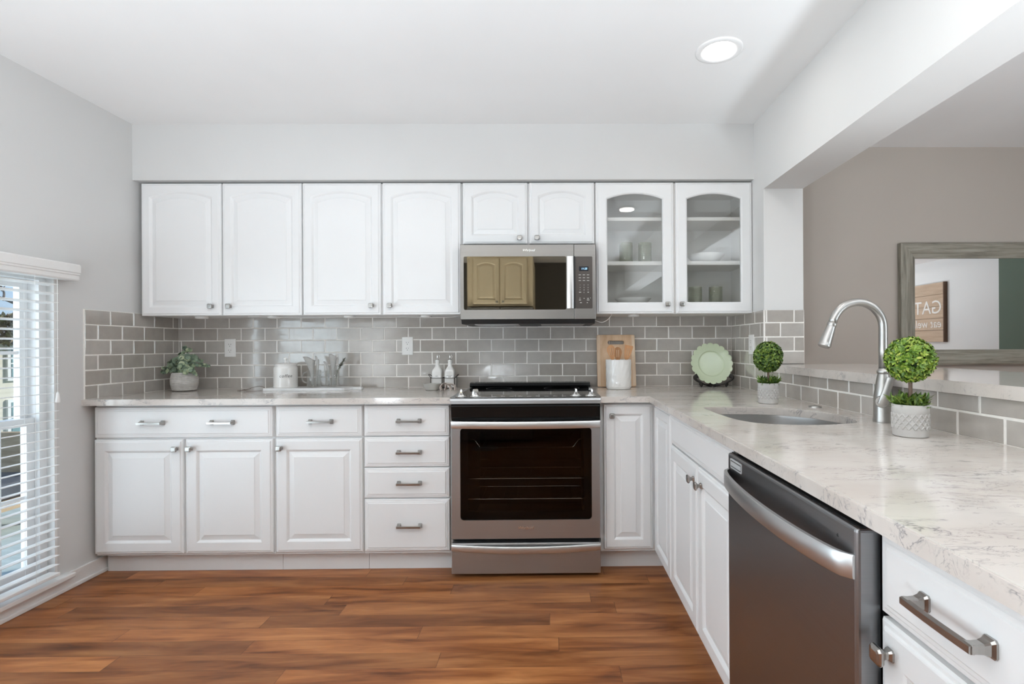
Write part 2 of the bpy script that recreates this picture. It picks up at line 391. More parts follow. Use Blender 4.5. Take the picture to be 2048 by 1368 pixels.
def lathe(bm, prof, c=(0, 0, 0), seg=32, mat=None, cap0=False, cap1=False, sx=1, sy=1):
    c = Vector(c); rings = []
    for r, z in prof:
        ring = []
        for i in range(seg):
            a = 2 * PI * i / seg
            p = Vector((r * math.cos(a) * sx, r * math.sin(a) * sy, z))
            if mat is not None: p = mat @ p
            ring.append(c + p)
        rings.append(ring)
    return loft(bm, rings, cap0, cap1)

def tube(bm, pts, rad, seg=10, caps=True, flat=None):
    pts = [Vector(p) for p in pts]; n = len(pts)
    rr = rad if isinstance(rad, (list, tuple)) else [rad] * n
    t0 = (pts[1] - pts[0]).normalized()
    a = Vector((0, 0, 1)) if abs(t0.z) < 0.9 else Vector((1, 0, 0))
    u = t0.cross(a).normalized(); rings = []
    for i in range(n):
        t = (pts[min(i + 1, n - 1)] - pts[max(i - 1, 0)])
        t = t.normalized() if t.length > 1e-9 else t0
        u = (u - t * u.dot(t)); u = u.normalized() if u.length > 1e-9 else t.orthogonal().normalized()
        v = t.cross(u)
        fa, fb = flat if flat else (1, 1)
        rings.append([pts[i] + (u * math.cos(2 * PI * k / seg) * fa + v * math.sin(2 * PI * k / seg) * fb) * rr[i] for k in range(seg)])
    return loft(bm, rings, caps, caps)

def smooth_pts(pts, sub=6, closed=False):
    P = [Vector(p) for p in pts]; n = len(P); out = []
    for i in range(n if closed else n - 1):
        p0 = P[(i - 1) % n] if (closed or i > 0) else P[i]
        p1, p2 = P[i], P[(i + 1) % n]
        p3 = P[(i + 2) % n] if (closed or i + 2 < n) else p2
        for s in range(sub):
            t = s / sub
            out.append(0.5 * ((2 * p1) + (p2 - p0) * t + (2 * p0 - 5 * p1 + 4 * p2 - p3) * t * t + (3 * p1 - p0 - 3 * p2 + p3) * t ** 3))
    if not closed: out.append(P[-1])
    return out

def slab_with_hole(outer, holes, z0, z1, bev=0.0):
    """horizontal slab, outlines in xy"""
    bm = bmesh.new(); loops = [outer] + holes; tops = []
    for lp in loops:
        vs = [bm.verts.new((p[0], p[1], z1)) for p in lp]
        es = [bm.edges.new((vs[i], vs[(i + 1) % len(vs)])) for i in range(len(vs))]
        tops.append((vs, es))
    bmesh.ops.triangle_fill(bm, use_beauty=True, edges=[e for _, es in tops for e in es])
    top_faces = bm.faces[:]
    cop = {}
    for vs, _ in tops:
        for v in vs: cop[v] = bm.verts.new((v.co.x, v.co.y, z0))
    for f in top_faces: bm.faces.new([cop[v] for v in reversed(f.verts)])
    for vs, _ in tops:
        k = len(vs)
        for i in range(k):
            j = (i + 1) % k; bm.faces.new((vs[i], vs[j], cop[vs[j]], cop[vs[i]]))
    if bev:
        bm.edges.ensure_lookup_table()
        es = [e for e in bm.edges if len(e.link_faces) == 2 and abs(e.verts[0].co.z - e.verts[1].co.z) < 1e-6
              and abs(e.link_faces[0].normal.z - 0) >= 0 and e.calc_face_angle(0) > 1.0]
        bmesh.ops.recalc_face_normals(bm, faces=bm.faces[:])
        bmesh.ops.bevel(bm, geom=es, offset=bev, segments=2, affect='EDGES')
    return bm

def prism(bm, fr, outline, n0, n1, bev=0.0):
    """outline in (u, v) of a frame, extruded along n"""
    a = [fr(p[0], p[1], n0) for p in outline]; b = [fr(p[0], p[1], n1) for p in outline]
    return loft(bm, [a, b])

def rrect(x0, x1, y0, y1, r, seg=5):
    pts = []
    for cx, cy, a0 in ((x1 - r, y0 + r, -PI / 2), (x1 - r, y1 - r, 0), (x0 + r, y1 - r, PI / 2), (x0 + r, y0 + r, PI)):
        for i in range(seg + 1):
            a = a0 + PI / 2 * i / seg; pts.append((cx + r * math.cos(a), cy + r * math.sin(a)))
    return pts

def text_bm(txt, size, fr, depth=0.0006, align='CENTER', shear=0.0, spacing=1.0, flip=False):
    cu = bpy.data.curves.new('lettering', 'FONT'); cu.body = txt; cu.size = size; cu.align_x = align; cu.align_y = 'CENTER'
    cu.extrude = depth / 2; cu.shear = shear; cu.space_character = spacing; cu.resolution_u = 3
    o = bpy.data.objects.new('lettering_tmp', cu); COL.objects.link(o)
    dg = bpy.context.evaluated_depsgraph_get(); dg.update()
    me = bpy.data.meshes.new_from_object(o.evaluated_get(dg))
    bm = bmesh.new(); bm.from_mesh(me)
    bpy.data.objects.remove(o); bpy.data.curves.remove(cu); bpy.data.meshes.remove(me)
    for v in bm.verts: v.co = fr(v.co.x, v.co.y, v.co.z + depth / 2)
    return bm

# ------------------------------------------------------------------ the setting
DX1, RY0 = 4.20, -5.30                    # far side of the dining room, rear wall
WY0, WY1 = -0.797, -2.86                  # window opening
WZ0, WZ1 = 0.085, 1.545
struct('floor', B(XL - 0.15, DX1 + 0.15, RY0 - 0.15, 0.12, -0.10, 0.0), 'floor')
struct('ceiling', B(XL - 0.15, DX1 + 0.15, RY0 - 0.15, 0.12, CEIL, CEIL + 0.12), 'ceiling')
struct('wall_back', B(XL - 0.15, 1.285, 0.0, 0.12, 0.0, CEIL), 'wall')
struct('wall_dining', B(1.285, DX1 + 0.15, 0.0, 0.12, 0.0, CEIL), 'greige')
bm = bmesh.new()
xo = XL - 0.13
box(bm, xo, XL, WY0, 0.0, 0.0, CEIL); box(bm, xo, XL, RY0, WY1, 0.0, CEIL)
box(bm, xo, XL, WY1, WY0, 0.0, WZ0); box(bm, xo, XL, WY1, WY0, WZ1, CEIL)
struct('wall_left', bm, 'wall')
struct('wall_soffit', B(XL, XR, -0.3476, 0.0, 2.1285, CEIL), 'wall')
bm = bmesh.new(); box(bm, XR, 1.393, -0.478, 0.0, 0.0, 2.033)
struct('wall_stub', bm, 'beam')
struct('wall_beam', B(XR, 1.393, RY0, 0.0, 2.033, CEIL), 'beam')
struct('wall_knee', B(XR, 1.393, -2.84, -0.478, 0.0, 1.035), 'beam')
bm = bmesh.new()
SY0, SY1 = -5.05, -3.30                   # unseen window added for light on the dining side, behind the camera
box(bm, DX1, DX1 + 0.12, SY1, -1.483, 0.0, CEIL); box(bm, DX1, DX1 + 0.12, RY0, SY0, 0.0, CEIL)
box(bm, DX1, DX1 + 0.12, SY0, SY1, 0.0, 0.40); box(bm, DX1, DX1 + 0.12, SY0, SY1, 1.84, CEIL)
struct('wall_right', bm, 'beam')
struct('wall_right_accent', B(DX1, DX1 + 0.12, -1.483, 0.0, 0.0, CEIL), 'green_wall')
struct('trim_1', B(DX1 - 0.32, DX1, RY0, -1.60, 2.083, CEIL), 'ceiling')
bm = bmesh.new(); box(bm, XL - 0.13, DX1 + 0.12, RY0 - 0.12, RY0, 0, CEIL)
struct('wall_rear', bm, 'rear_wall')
# baseboard under the window, with its shoe moulding and cap
bm = bmesh.new()
box(bm, XL, XL + 0.014, RY0, -0.50, 0.0, 0.082, 0.002); box(bm, XL, XL + 0.022, RY0, -0.50, 0.0, 0.02, 0.004)
struct('baseboard_left', bm, 'trim')
struct('baseboard_back', B(1.393, DX1, -0.014, 0.0, 0.0, 0.09, bev=0.002), 'trim')

# tiles -------------------------------------------------------------
TP, TR, ZT, GR = 0.1511, 0.0780, 0.9075, 0.0050
def tiles(name, fr, u0, u1, v0, v1, ph, th=0.008, skip=None):
    """running bond tiles on a wall face; ph = u of a joint in the even rows"""
    bm = bmesh.new(); rnd = random.Random(len(name) * 7 + 3)
    for r in range(0, 8):
        za, zb = ZT + r * TR + GR / 2, ZT + (r + 1) * TR - GR / 2
        za, zb = max(za, v0), min(zb, v1)
        if zb - za < 0.008: continue
        off = ph + (TP / 2 if r % 2 else 0)
        k = math.floor((u0 - off) / TP)
        while off + k * TP < u1:
            a, b = off + k * TP + GR / 2, off + (k + 1) * TP - GR / 2; k += 1
            a, b = max(a, u0), min(b, u1)
            if b - a < 0.006: continue
            t = [th + rnd.uniform(-0.0007, 0.0007) for _ in range(4)]
            e = 0.0022
            # pillowed face: outer ring, arris, crown
            ring0 = [fr(a, za, 0), fr(b, za, 0), fr(b, zb, 0), fr(a, zb, 0)]
            ring1 = [fr(a, za, t[0] - 0.0018), fr(b, za, t[1] - 0.0018), fr(b, zb, t[2] - 0.0018), fr(a, zb, t[3] - 0.0018)]
            ring2 = [fr(a + e, za + e, t[0]), fr(b - e, za + e, t[1]), fr(b - e, zb - e, t[2]), fr(a + e, zb - e, t[3])]
            loft(bm, [ring0, ring1, ring2], cap0=False)
    return bm
def backsplash(nm, fr, u0, u1, v0, v1, ph, under):
    g = bmesh.new()
    pts = [(u0, v0), (u1, v0), (u1, v1), (u0, v1)]
    prism(g, fr, pts, 0.0, 0.0068)
    o = struct(nm, g, 'grout')
    obj('tile_field', tiles(nm, fr, u0 + 0.001, u1 - 0.001, v0, v1, ph), 'tile', o, recalc=True)
    return o
backsplash('wall_tile_back', FRONT(0, 0, 0), XL + 0.009, XR - 0.009, CT, 1.3755, -2.2622, 0)
backsplash('wall_tile_left', Fr((XL, 0, 0), (0, 1, 0), (1, 0, 0)), -0.655, -0.0005, CT, 1.3755, -0.1271, 0)
backsplash('wall_tile_stub', SIDE(XR, 0, 0), 0.0005, 0.4865, CT, 1.366, 0.8219 + TP / 2, 0)
backsplash('wall_tile_knee', SIDE(XR, 0, 0), 0.4868, 2.84, CT, 1.034, 0.8219 + TP / 2, 0)
backsplash('wall_tile_stub_end', FRONT(0, -0.478, 0), XR, 1.393, 1.072, 1.366, 1.262, 0)

# window ------------------------------------------------------------
xg = XL - 0.085
bm = bmesh.new()                              # white lining of the reveal, mullion between the two units
YM0, YM1 = -1.17, -1.25
box(bm, XL - 0.129, XL + 0.002, WY0 - 0.012, WY0 - 0.0005, WZ0, WZ1); box(bm, XL - 0.129, XL + 0.002, WY1 + 0.0005, WY1 + 0.012, WZ0, WZ1)
box(bm, XL - 0.129, XL + 0.002, WY1 + 0.012, WY0 - 0.012, WZ1 - 0.012, WZ1 - 0.0005)
box(bm, xg - 0.042, XL - 0.002, YM1, YM0, WZ0 + 0.001, WZ1 - 0.0125, 0.002)
win = struct('window_1', bm, 'trim')
def rect_frame(bm, xa, xb, ya, yb, z0, z1, t):
    ya, yb = min(ya, yb), max(ya, yb)
    box(bm, xa, xb, ya, ya + t, z0, z1); box(bm, xa, xb, yb - t, yb, z0, z1)
    box(bm, xa, xb, ya + t, yb - t, z0, z0 + t); box(bm, xa, xb, ya + t, yb - t, z1 - t, z1)
ZM = 0.835
for (a, b) in ((WY0 - 0.0125, YM0 + 0.0005), (YM1 - 0.0005, WY1 + 0.0125)):
    bm = bmesh.new(); rect_frame(bm, xg - 0.030, XL - 0.034, a, b, WZ0 + 0.0005, WZ1 - 0.013, 0.034)
    obj('window_frame', bm, 'vinyl', win)
    a, b = a - 0.0345, b + 0.0345
    for (z0, z1, xs) in ((ZM - 0.018, WZ1 - 0.048, xg - 0.018), (WZ0 + 0.035, ZM + 0.018, xg + 0.012)):
        bm = bmesh.new(); t = 0.036
        rect_frame(bm, xs - 0.012, xs + 0.016, a, b, z0, z1, t)
        n = 2 if abs(a - b) < 0.6 else 4
        for k in range(1, n):
            yy = a + (b - a) * k / n; box(bm, xs - 0.004, xs + 0.008, yy - 0.008, yy + 0.008, z0 + t, z1 - t)
        zz = (z0 + z1) / 2; box(bm, xs - 0.003, xs + 0.007, a - t, b + t, zz - 0.008, zz + 0.008)
        sa = obj('window_sash', bm, 'vinyl', win)
        obj('pane', B(xs + 0.000, xs + 0.003, a - t - 0.0005, b + t + 0.0005, z0 + t + 0.0005, z1 - t - 0.0005), 'pane', sa)
obj('window_sill', B(XL - 0.03, XL + 0.045, WY0 + 0.05, WY1 - 0.05, WZ0 - 0.022, WZ0, bev=0.004), 'trim', win)

# dining window added behind the camera for extra light
bm = bmesh.new(); rect_frame(bm, DX1 + 0.02, DX1 + 0.09, SY0, SY1, 0.40, 1.84, 0.06); box(bm, DX1 + 0.021, DX1 + 0.089, -4.205, -4.145, 0.46, 1.78)
o = struct('window_added', bm, 'vinyl')
obj('pane', B(DX1 + 0.05, DX1 + 0.054, SY0 + 0.061, -4.206, 0.461, 1.779), 'pane', o); obj('pane', B(DX1 + 0.05, DX1 + 0.054, -4.144, SY1 - 0.061, 0.461, 1.779), 'pane', o)

# ------------------------------------------------------------------ blind
BX = XL + 0.036
bl = thing('window_blind', 'white horizontal slat blind with moulded valance over the window', 'blind', (BX, -1.8, WZ0))
bm = bmesh.new()
vy0, vy1 = -0.742, -2.92
prof = [(0.0, 1.506), (0.058, 1.506), (0.062, 1.512), (0.062, 1.530), (0.066, 1.533), (0.066, 1.541), (0.070, 1.544), (0.070, 1.578), (0.064, 1.585), (0.0, 1.585)]
rings = [[Vector((XL + d, y, z)) for d, z in prof] for y in (vy0, vy1)]
loft(bm, rings)
obj('valance', bm, 'trim', bl)
bm = bmesh.new(); z = 1.4745; k = 0
while z > 0.155:
    # shallow crowned slat, nearly level
    rings = []
    for y in (-0.8455, -2.83):
        ring = []
        for s in range(5):
            t = s / 4 - 0.5; ring.append(Vector((BX + 0.050 * t, y, z + 0.002 * (1 - 4 * t * t) + 0.006 * t)))
        for s in range(4, -1, -1):
            t = s / 4 - 0.5; ring.append(Vector((BX + 0.050 * t, y, z - 0.0022 + 0.002 * (1 - 4 * t * t) + 0.006 * t)))
        rings.append(ring)
    loft(bm, rings); z -= 0.0423; k += 1
obj('slats', bm, 'slat', bl)
obj('bottom_rail', B(BX - 0.026, BX + 0.026, -0.845, -2.83, 0.112, 0.128, bev=0.003), 'slat', bl)
obj('head_rail', B(XL + 0.004, XL + 0.054, -0.80, -2.86, 1.507, 1.552), 'slat', bl)
bm = bmesh.new()
for y in (-0.955, -1.20, -1.75, -2.3, -2.72):
    for dx in (-0.024, 0.024): tube(bm, [(BX + dx, y, 0.118), (BX + dx, y, 1.52)], 0.0008, 5)
obj('ladder_cord', bm, 'slat', bl)
bm = bmesh.new(); tube(bm, [(BX + 0.032, -0.86, 1.50), (BX + 0.034, -0.862, 0.97)], 0.0012, 6)
lathe(bm, [(0.001, 0.975), (0.006, 0.965), (0.009, 0.935), (0.0085, 0.925), (0.001, 0.922)], (BX + 0.034, -0.862, 0), 10)
obj('pull_cord', bm, 'slat', bl)

# ------------------------------------------------------------------ cabinet parts
def door_rings(fr, w, h, prof, arch=0.0, na=14):
    """rings of a moulded front. prof: (inset, n, archness 0..1)"""
    rings = []
    for d, nn, k in prof:
        pts = [fr(d, d, nn), fr(w - d, d, nn)]
        rise = arch * k
        zs = h - d - rise
        for i in range(na + 1):
            t = i / na; x = (w - d) + (d - (w - d)) * t
            s = 2 * t - 1
            pts.append(fr(x, zs + rise * (1 - s * s), nn))
        rings.append(pts)
    return rings
EDGE = [(0.0, 0.0, 0), (0.0, 0.0115, 0), (0.0035, 0.0155, 0), (0.0095, 0.0160, 0), (0.0120, 0.0190, 0), (0.0150, 0.0200, 0)]
def panel_prof(st):
    return EDGE + [(st, 0.0200, 1), (st + 0.005, 0.0172, 1), (st + 0.008, 0.0140, 1), (st + 0.011, 0.0105, 1), (st + 0.014, 0.0105, 1),
                   (st + 0.036, 0.0165, 1), (st + 0.038, 0.0185, 1), (st + 0.0405, 0.0188, 1)]
SLAB = EDGE[:3] + [(0.010, 0.0160, 0), (0.0125, 0.0175, 0), (0.0185, 0.0178, 0), (0.0215, 0.0200, 0)]

def front(name, fr, w, h, parent, kind='panel', arch=0.0, st=0.052, mat='cab'):
    bm = bmesh.new()
    prof = {'panel': panel_prof(st), 'slab': SLAB, 'flat': EDGE[:3]}[kind]
    loft(bm, door_rings(fr, w, h, prof, arch))
    return obj(name, bm, mat, parent)

def glass_front(fr, w, h, parent, arch, st):
    bm = bmesh.new()
    prof = EDGE + [(st - 0.008, 0.020, 1), (st - 0.004, 0.018, 1), (st, 0.0135, 1), (st, 0.0, 1)]
    r = door_rings(fr, w, h, prof, arch); r.append(r[0])
    loft(bm, r, cap0=False, cap1=False); bmesh.ops.remove_doubles(bm, verts=bm.verts[:], dist=1e-6)
    d = obj('door', bm, 'cab', parent)
    bm = bmesh.new()
    loft(bm, door_rings(fr, w, h, [(st - 0.006, 0.005, 1), (st - 0.006, 0.008, 1)], arch))
    obj('glass_pane', bm, 'glass', d)
    return d

def sq(fr, u, v, hu, hv, nn, ch=0.35):
    """chamfered square ring"""
    c = ch
    pts = [(-1, -1 + c), (-1 + c, -1), (1 - c, -1), (1, -1 + c), (1, 1 - c), (1 - c, 1), (-1 + c, 1), (-1, 1 - c)]
    return [fr(u + a * hu, v + b * hv, nn) for a, b in pts]

def knob(fr, u, v, n0, parent, mat='nickel'):
    bm = bmesh.new()
    st = [(0.0092, 0.0), (0.0088, 0.003), (0.0062, 0.007), (0.0058, 0.011), (0.0075, 0.015), (0.0118, 0.0175), (0.0138, 0.0205), (0.0140, 0.0235), (0.0118, 0.0265), (0.0075, 0.0275)]
    loft(bm, [sq(fr, u, v, a, a, n0 + nn, 0.3) for a, nn in st])
    return obj('knob', bm, mat, parent, label='square nickel knob')

def pull(fr, u, v, n0, parent, L=0.128, mat='nickel'):
    bm = bmesh.new()
    for s in (-1, 1):
        uc = u + s * (L / 2 - 0.010)
        st = [(0.0100, 0.0120, 0.0), (0.0100, 0.0120, 0.003), (0.0078, 0.0092, 0.007), (0.0068, 0.0066, 0.014), (0.0066, 0.0060, 0.022), (0.0072, 0.0060, 0.030)]
        loft(bm, [sq(fr, uc, v, a, b, n0 + nn, 0.25) for a, b, nn in st])
    rings = []
    for i in range(9):
        t = i / 8; uu = u - L / 2 + 0.004 + (L - 0.008) * t
        bow = 0.0015 * math.sin(PI * t)
        rings.append([fr(uu, v + dv, n0 + dn + bow) for dv, dn in ((-0.0060, 0.026), (-0.0045, 0.033), (0.0045, 0.033), (0.0060, 0.026))])
    loft(bm, rings)
    return obj('handle', bm, mat, parent, label='satin nickel bar handle')

def carcass(x0, x1, y0, y1, z0, z1, parent, toe=None, name='body'):
    bm = bmesh.new(); box(bm, x0, x1, y0, y1, z0, z1)
    return obj(name, bm, 'cab', parent)

# --- upper cabinets
GU = 'white cabinets hung below the soffit'
def upper(x0, x1, doors, z0, label, knob_side):
    t = thing('wall_cabinet', label, 'cabinet', ((x0 + x1) / 2, -0.15, z0), GU)
    obj('body', B(x0 + 0.001, x1 - 0.001, -0.3115, -0.009, z0 + 0.001, ZU1), 'cab', t)
    for (a, b), ks in zip(doors, knob_side):
        fr = FRONT(a, YU + 0.0205, z0); fr.v = Vector((0, 0, 1))
        d = front('door', fr, b - a, ZU1 - z0, t, arch=0.030, st=0.048)
        ku = (b - a) - 0.044 if ks > 0 else 0.044
        if ks > 0 and z0 < 1.5: ku = (b - a) - 0.050
        knob(fr, ku, 0.052 if z0 < 1.5 else 0.032, 0.0200, d)
    return t
upper(-2.3335, -1.4165, [(-2.332, -1.8787), (-1.8702, -1.4211)], ZU0, 'white double door wall cabinet against the window wall corner', (1, -1))
upper(-1.4160, -0.5035, [(-1.4126, -0.9678), (-0.9564, -0.5102)], ZU0, 'white double door wall cabinet between the corner cabinet and the microwave', (1, -1))
upper(-0.5030, 0.2640, [(-0.4959, -0.1259), (-0.1144, 0.2594)], 1.7632, 'short white double door wall cabinet directly above the microwave', (1, -1))
# glass cabinet
gx0, gx1 = 0.2645, 1.1745
t = thing('glass_cabinet', 'white wall cabinet with two arched glass doors and dishes inside', 'cabinet', (0.72, -0.15, ZU0), GU)
bm = bmesh.new(); th = 0.016
box(bm, gx0, gx0 + th, -0.3115, -0.009, ZU0, ZU1); box(bm, gx1 - th, gx1, -0.3115, -0.009, ZU0, ZU1)
box(bm, gx0 + th, gx1 - th, -0.3115, -0.009, ZU1 - th, ZU1); box(bm, gx0 + th, gx1 - th, -0.3115, -0.009, ZU0, 1.400)
box(bm, gx0 + th, gx1 - th, -0.021, -0.009, 1.400, ZU1 - th)
box(bm, 0.700, 0.750, -0.3115, -0.296, 1.400, ZU1 - th)
obj('body', bm, 'cab_in', t)
for z0, z1 in ((1.645, 1.668), (1.9042, 1.9245)):
    obj('shelf', B(gx0 + th + 0.001, gx1 - th - 0.001, -0.292, -0.0215, z0, z1, bev=0.001), 'cab_in', t)
for (a, b), ku, in (((0.2681, 0.718), 0.4085), ((0.7296, 1.1722), 0.030)):
    fr = FRONT(a, YU + 0.0205, ZU0)
    d = glass_front(fr, b - a, ZU1 - ZU0, t, 0.030, 0.0660)
    knob(fr, ku, 0.053, 0.0200, d)

# --- base cabinets
GB = 'white base cabinets under the worktop'
def base(name, label, x0, x1, parts, toe=True):
    t = thing(name, label, 'cabinet', ((x0 + x1) / 2, -0.3, 0.0), GB)
    bm = bmesh.new(); box(bm, x0 + 0.0008, x1 - 0.0008, YB + 0.0203, -0.012, 0.108, CT - CTH - 0.0012)
    box(bm, x0 + 0.0008, x1 - 0.0008, -0.548, -0.06, 0.0, 0.108)
    obj('body', bm, 'cab', t)
    for p in parts:
        kind, a, b, z0, z1, fit = p
        fr = FRONT(a, YB + 0.020, z0)
        if kind == 'drawer':
            d = front('drawer', fr, b - a, z1 - z0, t, 'slab')
            for uu in fit: pull(fr, uu - a, (z1 - z0) * 0.5 - 0.001, 0.020, d)
        else:
            d = front('door', fr, b - a, z1 - z0, t, 'panel', st=0.056)
            for uu, vv in fit: knob(fr, uu - a, vv - z0, 0.020, d)
    return t
base('base_cabinet', 'white base cabinet by the window with one wide two-handled drawer over two doors', -2.3385, -1.4190,
     [('drawer', -2.335, -1.4268, 0.7155, 0.8725, (-2.036, -1.681)),
      ('door', -2.3371, -1.8853, 0.120, 0.7060, [(-1.914, 0.660)]), ('door', -1.8726, -1.4268, 0.120, 0.7060, [(-1.842, 0.660)])])
base('base_cabinet', 'white base cabinet with one short drawer over a single door', -1.4185, -0.9640,
     [('drawer', -1.4115, -0.9692, 0.7160, 0.8735, (-1.178,)), ('door', -1.4125, -0.9692, 0.1213, 0.7065, [(-1.384, 0.660)])])
base('base_cabinet', 'white base cabinet of four stacked drawers beside the range', -0.9635, -0.5085,
     [('drawer', -0.9590, -0.5203, 0.7167, 0.8736, (-0.726,)), ('drawer', -0.9590, -0.5203, 0.5572, 0.7115, (-0.726,)),
      ('drawer', -0.9590, -0.5203, 0.3977, 0.5520, (-0.726,)), ('drawer', -0.9590, -0.5203, 0.1224, 0.3905, (-0.726,))])
# corner cabinet: narrow door facing the room, second leaf facing along the peninsula
t = thing('corner_cabinet', 'white corner base cabinet with narrow door right of the range', 'cabinet', (0.75, -0.45, 0), GB)
t['label'] = 'white corner base cabinet with narrow door between range and peninsula'
bm = bmesh.new(); zt = CT - CTH - 0.0012
box(bm, 0.2600, 1.165, YB + 0.0203, -0.012, 0.108, zt); box(bm, XP + 0.0203, 1.165, -1.0045, YB + 0.0203, 0.108, zt)
box(bm, 0.2600, 0.66, -0.548, -0.06, 0, 0.108); box(bm, 0.60, 1.10, -1.0045, -0.548, 0, 0.108)
obj('body', bm, 'cab', t)
fr = FRONT(0.276, YB + 0.020, 0.1224); d = front('door', fr, 0.2535, 0.8735 - 0.1224, t, 'panel', st=0.050); knob(fr, 0.041, 0.693, 0.020, d)
fr = SIDE(XP + 0.020, -0.660, 0.1224); front('door', fr, 0.345, 0.8735 - 0.1224, t, 'panel', st=0.050)

def side_base(name, label, y0, y1, parts):
    t = thing(name, label, 'cabinet', (0.85, (y0 + y1) / 2, 0), GB)
    bm = bmesh.new(); box(bm, XP + 0.0203, 1.165, y1 + 0.0008, y0 - 0.0008, 0.108, CT - CTH - 0.0012 if name != 'sink_cabinet' else 0.66)
    if name == 'sink_cabinet': box(bm, XP + 0.0203, XP + 0.038, y1 + 0.0008, y0 - 0.0008, 0.66, CT - CTH - 0.0012)
    box(bm, 0.60, 1.10, y1 + 0.0008, y0 - 0.0008, 0, 0.108)
    obj('body', bm, 'cab', t)
    for kind, a, b, z0, z1, fit in parts:
        fr = SIDE(XP + 0.020, a, z0); wd = a - b
        if kind == 'drawer':
            d = front('drawer', fr, wd, z1 - z0, t, 'slab')
            for uu in fit: pull(fr, a - uu, (z1 - z0) * 0.52, 0.020, d)
        elif kind == 'false':
            front('false_drawer_front', fr, wd, z1 - z0, t, 'slab')
        else:
            d = front('door', fr, wd, z1 - z0, t, 'panel', st=0.056)
            for uu, vv in fit: knob(fr, a - uu, vv - z0, 0.020, d)
    return t
side_base('sink_cabinet', 'white peninsula sink cabinet with two doors under a plain front', -1.0055, -1.8170,
     [('false', -1.0086, -1.8140, 0.7450, 0.8735, ()),
      ('door', -1.0086, -1.4100, 0.1224, 0.7370, [(-1.376, 0.682)]), ('door', -1.4150, -1.8140, 0.1224, 0.7370, [(-1.470, 0.682)])])
side_base('drawer_cabinet', 'white peninsula cabinet past the dishwasher with one drawer over a door', -2.4280, -2.8000,
     [('drawer', -2.4310, -2.7300, 0.7450, 0.8735, (-2.588,)), ('door', -2.4310, -2.7300, 0.1224, 0.7370, [(-2.460, 0.692)])])

# ------------------------------------------------------------------ worktops
YF = -0.668
bm = slab_with_hole([(XL, 0), (-0.5075, 0), (-0.5075, YF), (XL, YF)][::-1], [], CT - CTH, CT, 0.003)
solo('countertop', 'white grey-veined quartz worktop between the window wall and range', 'countertop', bm, 'quartz', (-1.4, -0.3, CT - CTH), 'veined quartz worktops')
SINK = [(0.640, -1.150), (0.637, -1.25), (0.638, -1.3475), (0.6554, -1.49), (0.705, -1.572), (0.8108, -1.606), (0.9122, -1.603), (1.025, -1.560), (1.0720, -1.4352), (1.0442, -1.295), (0.955, -1.175), (0.85, -1.132), (0.74, -1.126), (0.665, -1.130)]
sk = [(p.x, p.y) for p in smooth_pts([(a, b, 0) for a, b in SINK], 5, True)]
bm = slab_with_hole([(0.2570, 0), (XR, 0), (XR, -2.84), (0.505, -2.84), (0.505, YF), (0.2570, YF)][::-1], [sk], CT - CTH, CT, 0.003)
solo('countertop', 'white grey-veined quartz peninsula worktop with the sink cut into it', 'countertop', bm, 'quartz', (0.85, -1.4, CT - CTH), 'veined quartz worktops')
bm = slab_with_hole([(1.153, -0.487), (1.72, -0.487), (1.75, -1.1), (1.79, -2.84), (1.153, -2.84)][::-1], [], 1.0352, 1.0705, 0.003)
solo('bar_top', 'raised quartz bar ledge above the tiled knee wall behind the faucet', 'countertop', bm, 'quartz', (1.45, -1.6, 1.0352), 'veined quartz worktops')

# sink
t = thing('sink', 'stainless undermount sink basin sunk in the peninsula worktop', 'sink', (0.86, -1.36, 0.70))
bm = bmesh.new(); cxs = sum(p[0] for p in sk) / len(sk); cys = sum(p[1] for p in sk) / len(sk)
def off(k, z): return [Vector((cxs + (p[0] - cxs) * k, cys + (p[1] - cys) * k, z)) for p in sk]
zb = CT - CTH - 0.001
loft(bm, [off(1.09, zb - 0.003), off(1.09, zb), off(1.02, zb), off(1.015, zb - 0.01), off(0.99, 0.74), off(0.95, 0.705), off(0.85, 0.695), off(0.10, 0.692)], cap0=False, cap1=True)
obj('basin', bm, 'sink_steel', t, 'auto')
bm = bmesh.new(); lathe(bm, [(0.001, 0.6955), (0.03, 0.6955), (0.042, 0.6985), (0.044, 0.6965), (0.044, 0.693)], (0.86, -1.33, 0), 24)
obj('drain', bm, 'chrome', t, True)
bm = bmesh.new(); lathe(bm, [(0.0245, 0), (0.0245, 0.003), (0.020, 0.0065), (0.012, 0.0075), (0.0, 0.0075)], (1.099, -1.154, CT), 28)
solo('sink_hole_cover', 'small round nickel cap on the worktop behind the sink', 'cap', bm, 'faucet', (1.099, -1.154, CT), smooth=True)

# faucet
FX, FY = 1.118, -1.557
t = thing('faucet', 'brushed nickel gooseneck kitchen faucet with pull-down spray', 'faucet', (FX, FY, CT))
bm = bmesh.new(); lathe(bm, [(0.031, 0.0), (0.0315, 0.004), (0.0295, 0.012), (0.0290, 0.06), (0.0285, 0.085), (0.0245, 0.115), (0.0195, 0.145), (0.0170, 0.160), (0.0, 0.160)], (FX, FY, CT), 32)
obj('base', bm, 'faucet', t, 'auto')
bm = bmesh.new(); lathe(bm, [(0.0160, 0.160), (0.0185, 0.163), (0.0195, 0.168), (0.0185, 0.173), (0.0150, 0.176), (0.0138, 0.179)], (FX, FY, CT), 28)
obj('collar', bm, 'faucet', t, True)
RA = 0.0855; pts = [(FX, FY, CT + 0.174), (FX, FY, 1.16), (FX, FY, 1.21)]
for i in range(0, 21):
    a = math.radians(160 * i / 20); pts.append((FX - RA + RA * math.cos(a), FY, 1.2325 + RA * math.sin(a)))
dx, dz = -math.sin(math.radians(160)), math.cos(math.radians(160))
e = Vector(pts[-1]); pts.append(tuple(e + Vector((dx, 0, dz)) * 0.016))
